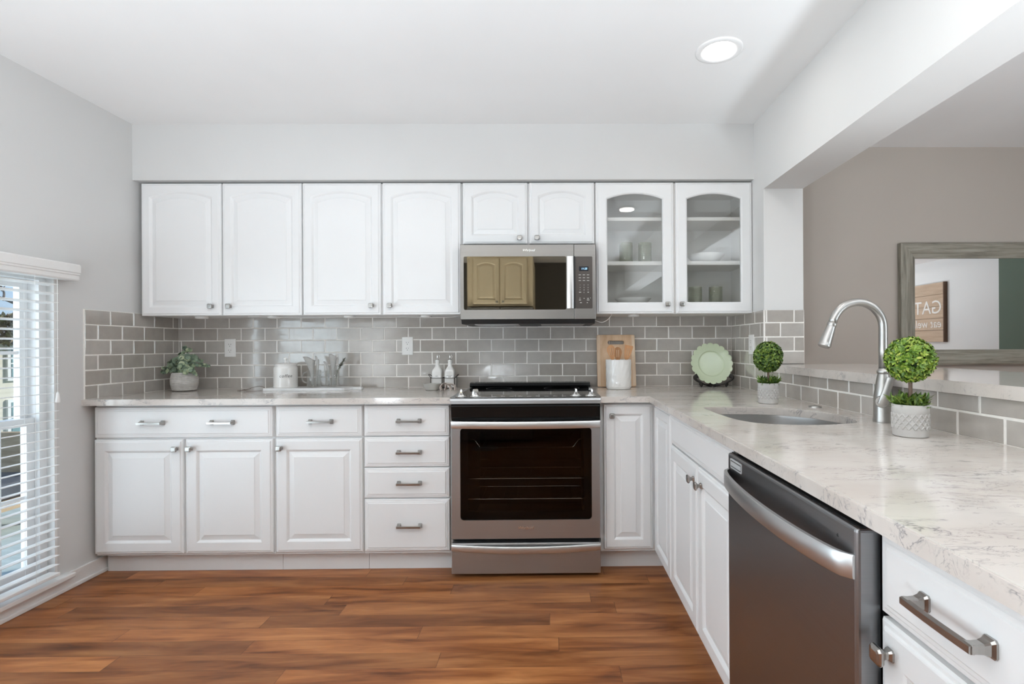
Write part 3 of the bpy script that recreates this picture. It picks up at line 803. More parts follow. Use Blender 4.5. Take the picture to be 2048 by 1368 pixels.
bm = bmesh.new(); tube(bm, pts, 0.0134, 18); obj('spout', bm, 'faucet', t, True)
q0 = Vector(pts[-1]); dv = Vector((dx, 0, dz))
bm = bmesh.new(); tube(bm, [q0 + dv * s for s in (-0.002, 0.0, 0.004, 0.008, 0.010, 0.030, 0.065, 0.072, 0.074, 0.080, 0.084)],
     [0.0135, 0.0152, 0.0155, 0.0152, 0.0140, 0.0158, 0.0188, 0.0192, 0.0200, 0.0200, 0.0165], 20)
obj('spray_head', bm, 'faucet', t, 'auto')
bm = bmesh.new()
Rx = Matrix.Rotation(PI / 2, 3, 'X')
lathe(bm, [(0.020, 0.020), (0.0205, 0.030), (0.0190, 0.036), (0.0, 0.038)], (FX - 0.004, FY, CT + 0.070), 28, Rx)
rings = []
for i in range(9):
    s = i / 8; c = Vector((FX - 0.004 + 0.024 * s, FY - 0.036 - 0.007 * math.sin(PI * s) * (1 - s) - 0.002, CT + 0.062 + 0.088 * s))
    wd = 0.0135 - 0.002 * s + (0.001 if i == 8 else 0); th = 0.0042
    ax = Vector((0.965, 0, -0.26)); ny = Vector((0, -1, 0))
    rings.append([c + ax * (math.cos(2 * PI * k / 14) * wd) + ny * (math.sin(2 * PI * k / 14) * th) for k in range(14)])
loft(bm, rings)
bmesh.ops.rotate(bm, cent=(FX, FY, 0), matrix=Matrix.Rotation(math.radians(-32), 3, 'Z'), verts=bm.verts[:])
obj('handle', bm, 'faucet', t, 'auto')

# ------------------------------------------------------------------ range
RX0, RX1, RYF = -0.5040, 0.2535, -0.6736
t = thing('range', 'stainless slide-in electric range with black glass cooktop', 'range', (-0.125, -0.35, 0.0))
bm = bmesh.new()
wl = 0.018
box(bm, RX0 + 0.004, RX1 - 0.004, -0.60, -0.010, 0.045, 0.185); box(bm, RX0 + 0.004, RX0 + 0.06, -0.60, -0.010, 0.185, 0.880)
box(bm, RX1 - 0.06, RX1 - 0.004, -0.60, -0.010, 0.185, 0.880); box(bm, RX0 + 0.06, RX1 - 0.06, -0.60, -0.010, 0.785, 0.880)
box(bm, RX0 + 0.06, RX1 - 0.06, -0.06, -0.010, 0.185, 0.785)
obj('body', bm, 'black', t)
bm = bmesh.new()
x0, x1, y0, y1, z0, z1 = RX0 + 0.062, RX1 - 0.062, -0.598, -0.062, 0.187, 0.783
for q in (((x0, y0, z0), (x1, y0, z0), (x1, y1, z0), (x0, y1, z0)), ((x0, y0, z1), (x1, y0, z1), (x1, y1, z1), (x0, y1, z1)), ((x0, y1, z0), (x1, y1, z0), (x1, y1, z1), (x0, y1, z1)),
          ((x0, y0, z0), (x0, y1, z0), (x0, y1, z1), (x0, y0, z1)), ((x1, y0, z0), (x1, y1, z0), (x1, y1, z1), (x1, y0, z1))):
    bm.faces.new([bm.verts.new(p) for p in q])
obj('oven_cavity', bm, 'dark_void', t)
for zr, drop in ((0.640, 1), (0.475, 0), (0.367, 0)):
    bm = bmesh.new(); xa, xb = RX0 + 0.10, RX1 - 0.10
    if drop:      # offset rack: its front wire steps down
        for yy, dz in ((-0.56, 0), (-0.30, 0.012)):
            tube(bm, smooth_pts([(xa - 0.03, yy, zr + 0.04 + dz), (xa, yy, zr + 0.04 + dz), (xa + 0.03, yy, zr + 0.005 + dz), (xa + 0.05, yy, zr + dz), (0, yy, zr + dz), (xb - 0.05, yy, zr + dz), (xb - 0.03, yy, zr + 0.005 + dz), (xb, yy, zr + 0.04 + dz), (xb + 0.03, yy, zr + 0.04 + dz)], 4), 0.0026, 6)
    else:
        for yy in (-0.56, -0.32, -0.10): tube(bm, [(xa - 0.03, yy, zr), (xb + 0.03, yy, zr)], 0.0026, 6)
    k = 14
    for i in range(k):
        xx = xa + 0.04 + (xb - xa - 0.08) * i / (k - 1); tube(bm, [(xx, -0.56, zr + 0.003), (xx, -0.10, zr + 0.003)], 0.0016, 5)
    obj('oven_rack', bm, 'chrome', t)
# cooktop with steel surround
bm = bmesh.new(); yb = -0.055
loft(bm, [[Vector((a, RYF, 0.8835)), Vector((a, RYF, 0.9005)), Vector((a, RYF + 0.004, 0.9100)), Vector((a, RYF + 0.020, 0.9145)), Vector((a, -0.56, 0.9190)), Vector((a, yb, 0.9190)), Vector((a, yb, 0.8835))] for a in (RX0 - 0.0032, RX1 + 0.0032)])
obj('surround', bm, 'steel_range', t)
bm = bmesh.new()
loft(bm, [[Vector((a, RYF + 0.024, 0.9156)), Vector((a, -0.56, 0.9196)), Vector((a, yb - 0.006, 0.9200)), Vector((a, yb - 0.006, 0.9150)), Vector((a, RYF + 0.024, 0.9130))] for a in (RX0 + 0.018, RX1 - 0.018)])
ck = obj('cooktop', bm, 'black_glass', t)
for (cx, cyy, rr) in ((-0.31, -0.40, 0.105), (0.07, -0.40, 0.085), (-0.31, -0.17, 0.075), (0.07, -0.17, 0.105)):
    bm = bmesh.new(); lathe(bm, [(rr, 0.9201), (rr + 0.0012, 0.9203), (rr + 0.0024, 0.9201)], (cx, cyy, 0), 40); obj('burner_ring', bm, 'print_dim', ck)
for i in range(9):
    xx = -0.30 + i * 0.045
    obj('control_marking', B(xx, xx + 0.022, -0.628, -0.624, 0.9163, 0.9172), 'print', ck)
    if i % 2: obj('control_marking', B(xx, xx + 0.012, -0.612, -0.608, 0.9168, 0.9177), 'print', ck)
# back vent riser
bm = bmesh.new()
loft(bm, [[Vector((a, -0.082, 0.9190)), Vector((a, -0.088, 0.930)), Vector((a, -0.080, 0.9455)), Vector((a, -0.060, 0.9490)), Vector((a, -0.020, 0.9490)), Vector((a, -0.016, 0.9190))] for a in (-0.5000, 0.2495)])
for i in range(30):
    xx = -0.47 + i * 0.0235; box(bm, xx, xx + 0.016, -0.056, -0.030, 0.9492, 0.9500)
obj('vent_riser', bm, 'black', t)
for (kx, rz) in ((-0.462, 0.1), (-0.389, -0.5), (0.133, 0.1), (0.2117, 0.3)):
    c = (kx, -0.602, 0.9168)
    bm = bmesh.new()
    lathe(bm, [(0.0225, 0.0), (0.0225, 0.003), (0.0190, 0.008), (0.0120, 0.015), (0.0085, 0.020), (0.0, 0.020)], c, 24)
    R = Matrix.Rotation(rz, 3, 'Z')
    rings = []
    for wd, ln, zz in ((0.0055, 0.020, 0.006), (0.0052, 0.019, 0.020), (0.0046, 0.016, 0.033), (0.0030, 0.013, 0.037)):
        rings.append([Vector(c) + R @ Vector((a * wd, b * ln, zz)) for a, b in ((-1, -1), (1, -1), (1, 1), (-1, 1))])
    loft(bm, rings)
    k_ = obj('knob', bm, 'chrome', t, 'auto', label='chrome burner knob')
    bm = bmesh.new(); lathe(bm, [(0.0255, 0.0), (0.0285, 0.0012), (0.0310, 0.0)], c, 28); obj('dial_ring', bm, 'print', k_)
# black apron below the rim
bm = bmesh.new()
loft(bm, [[Vector((a, RYF + 0.012, 0.8835)), Vector((a, RYF + 0.004, 0.870)), Vector((a, RYF + 0.010, 0.815)), Vector((a, RYF + 0.020, 0.797)), Vector((a, -0.60, 0.797)), Vector((a, -0.60, 0.8835))] for a in (RX0, RX1)])
obj('apron', bm, 'black', t)
# oven door: steel frame round a window, wide bowed handle
dr = None
fr = FRONT(RX0, -0.6150, 0.1974); W, H = RX1 - RX0, 0.792 - 0.1974
wx0, wx1, wz0, wz1 = 0.0463, 0.7134, 0.0961, 0.5629
o_out = [(0, 0), (W, 0), (W, H), (0, H)]
def ring_rr(x0, x1, y0, y1, r, seg=6): return rrect(x0, x1, y0, y1, r, seg)
def frame_plate(fr, W, H, hole, n0, n1, bev=0.003):
    """plate with a rounded hole: outer ring sampled to match"""
    inner = hole; k = len(inner); cx = sum(p[0] for p in inner) / k; cyy = sum(p[1] for p in inner) / k
    outer = []
    for (x, y) in inner:
        dx_, dy_ = x - cx, y - cyy
        s = min((W - cx) / dx_ if dx_ > 0 else (cx / -dx_ if dx_ < 0 else 1e9), (H - cyy) / dy_ if dy_ > 0 else (cyy / -dy_ if dy_ < 0 else 1e9))
        outer.append([cx + dx_ * s, cyy + dy_ * s])
    for corner in ((0, 0), (W, 0), (W, H), (0, H)):     # keep true corners
        j = min(range(k), key=lambda i: (outer[i][0] - corner[0]) ** 2 + (outer[i][1] - corner[1]) ** 2); outer[j] = list(corner)
    def sh(p, b): return (min(max(p[0], b), W - b), min(max(p[1], b), H - b))
    bm = bmesh.new()
    R_ = [[fr(p[0], p[1], n0) for p in inner], [fr(p[0], p[1], n0) for p in outer], [fr(p[0], p[1], n1 - bev) for p in outer],
          [fr(*sh(p, bev), n1) for p in outer], [fr(p[0], p[1], n1) for p in inner], [fr(p[0], p[1], n0) for p in inner]]
    loft(bm, R_, False, False); bmesh.ops.remove_doubles(bm, verts=bm.verts[:], dist=1e-6)
    return bm
hole = ring_rr(wx0, wx1, wz0, wz1, 0.018)
od = obj('oven_door', frame_plate(fr, W, H, hole, 0.0, 0.0586), 'steel_range', t)
bm = bmesh.new(); prism(bm, fr, ring_rr(wx0 - 0.001, wx1 + 0.001, wz0 - 0.001, wz1 + 0.001, 0.018), 0.049, 0.054)
obj('window_glass', bm, 'oven_window', od)
bm = frame_plate(Fr(fr(wx0, wz0, 0), (1, 0, 0), (0, -1, 0)), wx1 - wx0, wz1 - wz0, ring_rr(0.038, wx1 - wx0 - 0.038, 0.042, wz1 - wz0 - 0.02, 0.01), 0.043, 0.048, 0.0005)
obj('window_border', bm, 'black_matt', od)
def bow_handle(fr, u0, u1, v0, v1, n0, out, drop=0.0, thick=0.010, nseg=24, power=0.5):
    bm = bmesh.new(); rings = []
    for i in range(nseg + 1):
        s = i / nseg; uu = u0 + (u1 - u0) * s
        k = (math.sin(PI * s)) ** power if 0 < s < 1 else 0.0
        b = n0 + out * k; dvv = -drop * math.sin(PI * s)
        rings.append([fr(uu, v0 + dvv, b - thick), fr(uu, v0 + dvv, b - 0.002), fr(uu, v0 + dvv + 0.003, b), fr(uu, v1 + dvv * 0.7 - 0.003, b), fr(uu, v1 + dvv * 0.7, b - 0.002), fr(uu, v1 + dvv * 0.7, b - thick)])
    loft(bm, rings); return bm
obj('handle', bow_handle(fr, 0.0, W, 0.5632, 0.5985, 0.0606, 0.016, 0.003, 0.012, power=0.6), 'steel_hi', od, 'auto', label='wide bright steel handle')
obj('emblem', text_bm('Whirlpool', 0.022, Fr(fr(W / 2 - 0.003, 0.0565, 0.0586), (1, 0, 0), (0, -1, 0)), 0.0010, shear=0.3, spacing=0.86), 'chrome', od)
# storage drawer
fr2 = FRONT(RX0, -0.6150, 0.020); H2 = 0.1771 - 0.020
bm = bmesh.new(); box(bm, RX0, RX1, -0.6720, -0.60, 0.020, 0.1771, 0.003); dw_ = obj('storage_drawer', bm, 'steel_range', t)
obj('handle', bow_handle(fr2, 0.0, W, 0.119, 0.150, 0.059, 0.022, 0.010, 0.012, power=0.6), 'steel_hi', dw_, 'auto', label='curved bright steel drawer handle')
for xx in (RX0 + 0.04, RX1 - 0.04):
    for yy in (-0.56, -0.07):
        bm = bmesh.new(); lathe(bm, [(0.014, 0.0), (0.014, 0.05)], (xx, yy, 0), 12, cap0=True, cap1=True); obj('leveling_foot', bm, 'black_matt', t)

# ------------------------------------------------------------------ microwave
MX0, MX1, MY, MZ0, MZ1 = -0.4997, 0.2585, -0.4077, 1.3256, 1.7450
t = thing('microwave', 'stainless over-the-range microwave hung above the cooktop', 'microwave', (-0.12, -0.2, 1.30))
bm = bmesh.new()
box(bm, MX0 + 0.002, MX1 - 0.002, MY + 0.045, -0.010, MZ0 - 0.002, 1.372); box(bm, MX0 + 0.002, MX1 - 0.002, MY + 0.045, -0.010, 1.688, MZ1)
box(bm, MX0 + 0.002, MX0 + 0.012, MY + 0.045, -0.010, 1.372, 1.688); box(bm, 0.115, MX1 - 0.002, MY + 0.045, -0.010, 1.372, 1.688)
box(bm, MX0 + 0.002, MX1 - 0.002, -0.030, -0.010, 1.372, 1.688)
obj('body', bm, 'black_matt', t)
bm = bmesh.new(); x0, x1, y0, y1, z0, z1 = MX0 + 0.013, 0.114, MY + 0.046, -0.031, 1.373, 1.687
for q in (((x0, y0, z0), (x1, y0, z0), (x1, y1, z0), (x0, y1, z0)), ((x0, y0, z1), (x1, y0, z1), (x1, y1, z1), (x0, y1, z1)), ((x0, y1, z0), (x1, y1, z0), (x1, y1, z1), (x0, y1, z1)),
          ((x0, y0, z0), (x0, y1, z0), (x0, y1, z1), (x0, y0, z1)), ((x1, y0, z0), (x1, y1, z0), (x1, y1, z1), (x1, y0, z1))):
    bm.faces.new([bm.verts.new(p) for p in q])
obj('cavity', bm, 'mw_cavity', t)
fr = FRONT(MX0, MY + 0.044, MZ0); W, H = 0.1378 - MX0 - 0.0006, MZ1 - MZ0
hole = rrect(0.0192, 0.5930, 0.0545, 0.3530, 0.008, 5)
md = obj('door', frame_plate(fr, W, H, hole, 0.0, 0.044, 0.002), 'steel', t)
bm = bmesh.new(); prism(bm, fr, rrect(0.0185, 0.5937, 0.0538, 0.3537, 0.008, 5), 0.037, 0.042); obj('window_glass', bm, 'mw_window', md)
bm = frame_plate(Fr(fr(0.0192, 0.0545, 0), (1, 0, 0), (0, -1, 0)), 0.5738, 0.2985, rrect(0.055, 0.515, 0.035, 0.245, 0.006, 5), 0.018, 0.030, 0.0005)
obj('window_screen', bm, 'black_matt', md)
bm = bmesh.new(); hx0, hx1 = 0.5975, 0.6330
rings = []
for i in range(13):
    s = i / 12; v = 0.0600 + 0.2915 * s; o_ = 0.058 + 0.010 * math.sin(PI * s)
    rings.append([fr(hx0, v, 0.0445), fr(hx0, v, o_ - 0.003), fr(hx0 + 0.005, v, o_), fr(hx1 - 0.005, v, o_), fr(hx1, v, o_ - 0.003), fr(hx1, v, 0.0445)])
loft(bm, rings); obj('handle', bm, 'steel_hi', md, 'auto', label='bright vertical steel handle')
obj('emblem', text_bm('Whirlpool', 0.019, Fr((-0.1171, MY, 1.7125), (1, 0, 0), (0, -1, 0)), 0.0008, shear=0.3, spacing=0.86), 'chrome', md)
obj('panel_frame', B(0.1384, MX1, MY, MY + 0.044, MZ0, MZ1, bev=0.002), 'steel', t)
bm = bmesh.new(); prism(bm, Fr((0, MY, 0), (1, 0, 0), (0, -1, 0)), rrect(0.1460, 0.2405, 1.3846, 1.6770, 0.006, 4), -0.002, 0.0012)
cp = obj('control_panel', bm, 'mw_panel', t)
obj('recess', B(0.1335, 0.1458, MY - 0.0008, MY + 0.002, 1.3846, 1.6780), 'black_matt', t)
bm = bmesh.new(); prism(bm, Fr((0, MY, 0), (1, 0, 0), (0, -1, 0)), rrect(0.1655, 0.2185, 1.5950, 1.6205, 0.001, 2), 0.0012, 0.0016)
dp = obj('display', bm, 'lcd_bg', cp)
obj('digits', text_bm('11:25', 0.0150, Fr((0.1945, MY, 1.6075), (1, 0, 0), (0, -1, 0)), 0.0022, shear=0.12), 'lcd', dp)
f0 = Fr((0, MY, 0), (1, 0, 0), (0, -1, 0))
for zz in (1.572, 1.556, 1.540):
    for xx in (0.1695, 0.1925, 0.2155):
        bm = bmesh.new(); prism(bm, f0, [(xx - 0.0065, zz), (xx + 0.0065, zz), (xx + 0.0065, zz + 0.0028), (xx - 0.0065, zz + 0.0028)], 0.0012, 0.0015); obj('button_print', bm, 'print', cp)
for r_, row in enumerate(('123', '456', '789', '-0-')):
    for c_, ch in enumerate(row):
        if ch == '-': continue
        obj('key_numeral', text_bm(ch, 0.0085, Fr((0.1705 + 0.0225 * c_, MY, 1.5165 - 0.0140 * r_), (1, 0, 0), (0, -1, 0)), 0.0018), 'print', cp)
for xx, zz, ww in ((0.1705, 1.4745, 0.012), (0.216, 1.4745, 0.008), (0.170, 1.441, 0.005), (0.193, 1.440, 0.005), (0.215, 1.440, 0.010), (0.229, 1.442, 0.003), (0.170, 1.431, 0.011), (0.2155, 1.431, 0.014), (0.175, 1.416, 0.010), (0.211, 1.416, 0.006)):
    bm = bmesh.new(); prism(bm, f0, [(xx - ww / 2, zz), (xx + ww / 2, zz), (xx + ww / 2, zz + 0.0035), (xx - ww / 2, zz + 0.0035)], 0.0012, 0.0015); obj('button_print', bm, 'print', cp)
bm = bmesh.new()
loft(bm, [[Vector((a, MY + 0.006, 1.3250)), Vector((a, MY + 0.020, 1.3020)), Vector((a, -0.012, 1.3020)), Vector((a, -0.012, 1.3250))] for a in (MX0 + 0.004, MX1 - 0.004)])
un = obj('underside', bm, 'black_matt', t)
for i in range(2):
    xx = -0.43 + 0.38 * i; obj('grease_filter', B(xx, xx + 0.25, -0.34, -0.14, 1.2985, 1.3018), 'steel', un)

# ------------------------------------------------------------------ dishwasher
t = thing('dishwasher', 'dark stainless dishwasher set into the peninsula front', 'dishwasher', (0.8, -2.12, 0))
DY0, DY1, DXF = -1.8205, -2.4235, 0.5000
obj('tub', B(0.545, 1.15, DY1 + 0.003, DY0 - 0.003, 0.095, 0.882), 'black_matt', t)
bm = bmesh.new(); box(bm, DXF, 0.543, DY1 + 0.001, DY0 - 0.001, 0.112, 0.875, 0.007, 3); dd = obj('door', bm, 'steel_dark', t)
fs = SIDE(DXF, DY0, 0); W = DY0 - DY1
bm = bow_handle(Fr((DXF, DY0 - 0.006, 0.0), (0, -1, 0), (-1, 0, 0)), 0.0, W - 0.012, 0.790, 0.830, 0.004, 0.044, 0.0, 0.010, 40, 0.45)
obj('handle', bm, 'steel_dw_hi', dd, 'auto', label='bowed bright steel handle')
bm = bmesh.new()
o1 = rrect(0.026, 0.106, 0.838, 0.864, 0.003, 3); prism(bm, fs, o1, 0.0, 0.0016)
bd = obj('badge', bm, 'badge_silver', dd)
bm = bmesh.new(); prism(bm, fs, rrect(0.0295, 0.1025, 0.8420, 0.8600, 0.002, 3), 0.0016, 0.0019); obj('badge_field', bm, 'print_dark', bd)
bm = bmesh.new(); prism(bm, fs, rrect(0.031, 0.101, 0.8452, 0.8568, 0.001, 2), 0.0019, 0.0022); obj('badge_bar', bm, 'badge_silver', bd)
obj('control_strip', B(DXF + 0.010, 0.543, DY1 + 0.006, DY0 - 0.006, 0.8752, 0.8765), 'black', dd)
bm = bmesh.new(); lathe(bm, [(0.003, 0.0), (0.002, 0.001), (0, 0.001)], (DXF, DY0 - 0.548, 0.845), 12, Matrix.Rotation(-PI / 2, 3, 'Y')); obj('vent_dot', bm, 'black_matt', dd)
obj('kick_plate', B(0.585, 0.595, DY1 + 0.003, DY0 - 0.003, 0.0, 0.108), 'black_matt', t)
obj('mounting_bracket', B(0.512, 0.56, DY0 - 0.016, DY0 - 0.044, 0.8768, 0.8845), 'steel', t)

# ------------------------------------------------------------------ outlets
def outlet(label, fr, group):
    o = fr(0, 0, 0)
    t = thing('wall_outlet', label, 'outlet', o, group)
    bm = bmesh.new(); w2, h2 = 0.035, 0.0575
    loft(bm, [[fr(a, b, 0.008) for a, b in rrect(-w2, w2, -h2, h2, 0.003, 3)], [fr(a, b, 0.0115) for a, b in rrect(-w2, w2, -h2, h2, 0.003, 3)], [fr(a, b, 0.0135) for a, b in rrect(-w2 + 0.003, w2 - 0.003, -h2 + 0.003, h2 - 0.003, 0.003, 3)]])
    obj('cover_plate', bm, 'outlet', t)
    bm = bmesh.new(); prism(bm, fr, rrect(-0.0165, 0.0165, -0.0335, 0.0335, 0.003, 3), 0.0135, 0.0150); rc = obj('receptacle', bm, 'outlet', t)
    for s in (-1, 1):
        bm = bmesh.new(); zc = s * 0.0185
        for du, hw, hh in ((-0.0065, 0.0011, 0.0042), (0.0065, 0.0011, 0.0034)):
            prism(bm, fr, [(du - hw, zc + 0.004 - hh), (du + hw, zc + 0.004 - hh), (du + hw, zc + 0.004 + hh), (du - hw, zc + 0.004 + hh)], 0.0150, 0.0153)
        prism(bm, fr, rrect(-0.0024, 0.0024, zc - 0.0098, zc - 0.0050, 0.002, 3), 0.0150, 0.0153)
        obj('slots', bm, 'slot', rc)
    return t
GO = 'white wall outlets on the tile'
outlet('white double wall outlet on the tile near the eucalyptus pot', FRONT(-2.0287, 0, 1.1735), GO)
outlet('white double wall outlet on the tile near the oil bottles', FRONT(-0.9062, 0, 1.1803), GO)
outlet('white wall outlet on the side tile behind the small topiary', SIDE(XR, -0.325, 1.178), GO)

# ------------------------------------------------------------------ recessed ceiling lights
def can(x, y, label, watts, first=None):
    if first is None:
        t = thing('recessed_light', label, 'ceiling light', (x, y, CEIL), 'recessed ceiling lights')
        bm = bmesh.new(); lathe(bm, [(0.0985, 0.0), (0.0985, -0.003), (0.094, -0.0055), (0.078, -0.006), (0.070, -0.003), (0.0695, 0.0)], (x, y, CEIL), 44); obj('trim_ring', bm, 'ceiling', t, True)
        bm = bmesh.new(); lathe(bm, [(0.0695, -0.0015), (0.0695, -0.0030), (0.0, -0.0034)], (x, y, CEIL), 44, cap0=True); obj('lens', bm, 'lens', t)
    else:
        t = dup(first, (x, y, CEIL), label, 'recessed ceiling lights')
    d = bpy.data.lights.new('recessed_lamp', 'AREA'); d.shape = 'DISK'; d.size = 0.13; d.energy = watts; d.color = (1.0, 0.97, 0.93)
    o = bpy.data.objects.new('recessed_lamp', d); COL.objects.link(o); o.location = (0, 0, -0.012); o.parent = t
    return t
c0 = can(0.735, -1.070, 'lit round recessed ceiling light over the sink side', 1.0)
can(0.721, -2.095, 'lit recessed ceiling light mirrored in the glass cabinet door', 1.0, c0)
can(-1.10, -1.70, 'added unseen recessed ceiling light toward the window wall', 1.0, c0)  # this and the next three are unseen, added as fill light
can(-1.10, -3.30, 'added unseen recessed ceiling light behind the camera by the window', 1.0, c0)
can(0.45, -3.30, 'added unseen recessed ceiling light behind the camera mid room', 1.0, c0)
can(2.75, -2.40, 'added unseen recessed ceiling light over the dining side', 3.0, c0)

# ------------------------------------------------------------------ unseen bowl uplights added behind the camera to brighten the ceiling
def uplight(x, y, label, watts, first=None):
    ZG = 0.62
    if first is None:
        t = thing('added_uplight', label, 'lamp', (x, y, 0), 'added uplights behind the camera')
        bm = bmesh.new(); lathe(bm, [(0.0, 0.0), (0.15, 0.0), (0.15, 0.012), (0.02, 0.025), (0.0, 0.025)], (x, y, 0), 32); obj('base', bm, 'nickel', t, 'auto')
        bm = bmesh.new(); tube(bm, [(x, y, 0.02), (x, y, ZG - 0.12)], 0.012, 10); obj('pole', bm, 'nickel', t, True)
        bm = bmesh.new(); lathe(bm, [(0.012, ZG - 0.13), (0.08, ZG - 0.115), (0.155, ZG - 0.07), (0.20, ZG), (0.197, ZG), (0.15, ZG - 0.062), (0.07, ZG - 0.105), (0.0, ZG - 0.112)], (x, y, 0), 40); obj('bowl_shade', bm, 'trim', t, 'auto')
        bm = bmesh.new(); lathe(bm, [(0.0, ZG - 0.035), (0.165, ZG - 0.035)], (x, y, 0), 40); obj('diffuser', bm, 'lens', t)
    else: t = dup(first, (x, y, 0), label)
    d = bpy.data.lights.new('added_uplight_source', 'AREA'); d.shape = 'DISK'; d.size = 0.32; d.energy = watts; d.color = (0.83, 0.922, 1.0)
    o = bpy.data.objects.new('added_uplight_source', d); COL.objects.link(o); o.location = (0, 0, ZG - 0.015); o.rotation_euler = (PI, 0, 0); o.parent = t
    return t
up0 = uplight(-1.80, -3.75, 'added unseen white bowl uplight by the window wall behind the camera', 48)
uplight(-0.75, -3.92, 'added unseen white bowl uplight mid room behind the camera', 30, up0)
uplight(1.88, -3.70, 'added unseen white bowl uplight standing in the dining side', 56, up0)

# ------------------------------------------------------------------ dining side: mirror and the sign it shows
t = thing('wall_mirror', 'large rectangular mirror in a weathered grey wood frame', 'mirror', (3.1, -0.02, 1.04))
mx0, mx1, mz0, mz1, fw = 2.243, 4.02, 1.0415, 1.8225, 0.098
def fbar(a, b, c, d):   # mitred moulding bar between outer a-b and inner d-c corners
    bm = bmesh.new()
    rings = []
    for (o_, i_) in ((a, d), (b, c)):
        o_, i_ = Vector((o_[0], 0, o_[1])), Vector((i_[0], 0, i_[1]))
        rings.append([o_ + Vector((0, -0.003, 0)), o_ + Vector((0, -0.034, 0)), o_.lerp(i_, 0.10) + Vector((0, -0.040, 0)), o_.lerp(i_, 0.55) + Vector((0, -0.038, 0)), o_.lerp(i_, 0.9) + Vector((0, -0.026, 0)), i_ + Vector((0, -0.022, 0)), i_ + Vector((0, -0.003, 0))])
    loft(bm, rings); return bm
A, Bc, Cc, Dd = (mx0, mz0), (mx1, mz0), (mx1, mz1), (mx0, mz1)
a, b, c, d = (mx0 + fw, mz0 + fw), (mx1 - fw, mz0 + fw), (mx1 - fw, mz1 - fw), (mx0 + fw, mz1 - fw)
for nm, q, mt in (('frame_rail', (A, Bc, b, a), 'barn'), ('frame_stile', (Bc, Cc, c, b), 'barn_v'), ('frame_rail', (Cc, Dd, d, c), 'barn'), ('frame_stile', (Dd, A, a, d), 'barn_v')):
    obj(nm, fbar(*q), mt, t)
obj('mirror_glass', B(mx0 + fw - 0.004, mx1 - fw + 0.004, -0.016, -0.012, mz0 + fw - 0.004, mz1 - fw + 0.004), 'mirror', t)
t = thing('plank_sign', 'brown plank sign lettered GATHER, seen only in the mirror', 'sign', (DX1 - 0.02, -2.6, 1.196))
sy0, sy1, sz0, sz1 = -2.095, -3.05, 1.196, 1.835
bm = bmesh.new(); nrow = 5
for i in range(nrow):
    za, zb = sz0 + (sz1 - sz0) * i / nrow + 0.0015, sz0 + (sz1 - sz0) * (i + 1) / nrow - 0.0015
    box(bm, DX1 - 0.028, DX1 - 0.002, sy1, sy0 - 0.012, za, zb, 0.001)
obj('planks', bm, 'sign_wood', t)
obj('side_batten', B(DX1 - 0.040, DX1 - 0.002, sy0 - 0.0118, sy0, sz0, sz1), 'sign_dark', t)
fsg = Fr((DX1 - 0.028, sy0 - 0.040, 1.567), (0, -1, 0), (-1, 0, 0))
obj('lettering', text_bm('GATHER', 0.205, fsg, 0.002, 'LEFT', spacing=1.0), 'sign_paint', t)
obj('lettering', text_bm('eat well \u2022 laugh often', 0.128, Fr((DX1 - 0.028, sy0 - 0.040, 1.392), (0, -1, 0), (-1, 0, 0)), 0.002, 'LEFT', shear=0.2), 'sign_paint', t)

# ------------------------------------------------------------------ things reflected from behind the camera: fridge in its alcove
t = thing('refrigerator', 'steel two-door refrigerator standing behind the camera', 'refrigerator', (-0.65, -4.6, 0))
obj('body', B(-1.08, -0.22, -5.0, -4.26, 0.02, 1.68), 'black_matt', t)
for x0, x1, s in ((-1.08, -0.655, 1), (-0.645, -0.22, -1)):
    d_ = obj('door', B(x0, x1, -4.255, -4.19, 0.05, 1.68, bev=0.006), 'fridge', t)
    hx = x1 - 0.03 if s > 0 else x0 + 0.03
    bm = bmesh.new(); tube(bm, [(hx, -4.19, 0.65), (hx, -4.145, 0.67), (hx, -4.145, 1.48), (hx, -4.19, 1.50)], 0.010, 10); obj('handle', bm, 'steel_hi', d_)
t = thing('fridge_top_cabinet', 'cream arched double door cabinet mirrored in the microwave window', 'cabinet', (-0.65, -4.6, 1.70), GU)
obj('body', B(-1.08, -0.22, -5.29, -4.2215, 1.70, 2.36), 'cream', t)
for x0, x1, s in ((-1.005, -0.655, 1), (-0.645, -0.295, -1)):
    frb = Fr((x1, -4.22, 1.725), (-1, 0, 0), (0, 1, 0)); d_ = front('door', frb, x1 - x0, 0.60, t, 'panel', 0.03, 0.052, 'cream')
    knob(frb, 0.035 if s > 0 else x1 - x0 - 0.035, 0.03, 0.02, d_)

# ------------------------------------------------------------------ things on the worktop
def leaf(bm, p, d, up, L, wd, fold=0.25, curl=0.15, n=3, tip=True):
    """small folded leaf: midrib from p along d"""
    d = d.normalized(); s = d.cross(up)
    s = s.normalized() if s.length > 1e-6 else d.orthogonal().normalized()
    nrm = s.cross(d).normalized()
    ctr, lf, rt = [], [], []
    for i in range(n + 1):
        t = i / n; c = p + d * (L * t) - nrm * (curl * L * t * t)
        hw = wd * 0.5 * math.sin(PI * min(1, max(0.06, t * 0.93 + 0.05))) ** 0.8
        ctr.append(bm.verts.new(c)); lf.append(bm.verts.new(c + s * hw + nrm * hw * fold)); rt.append(bm.verts.new(c - s * hw + nrm * hw * fold))
    for i in range(n):
        bm.faces.new((ctr[i], ctr[i + 1], lf[i + 1], lf[i])); bm.faces.new((rt[i], rt[i + 1], ctr[i + 1], ctr[i]))
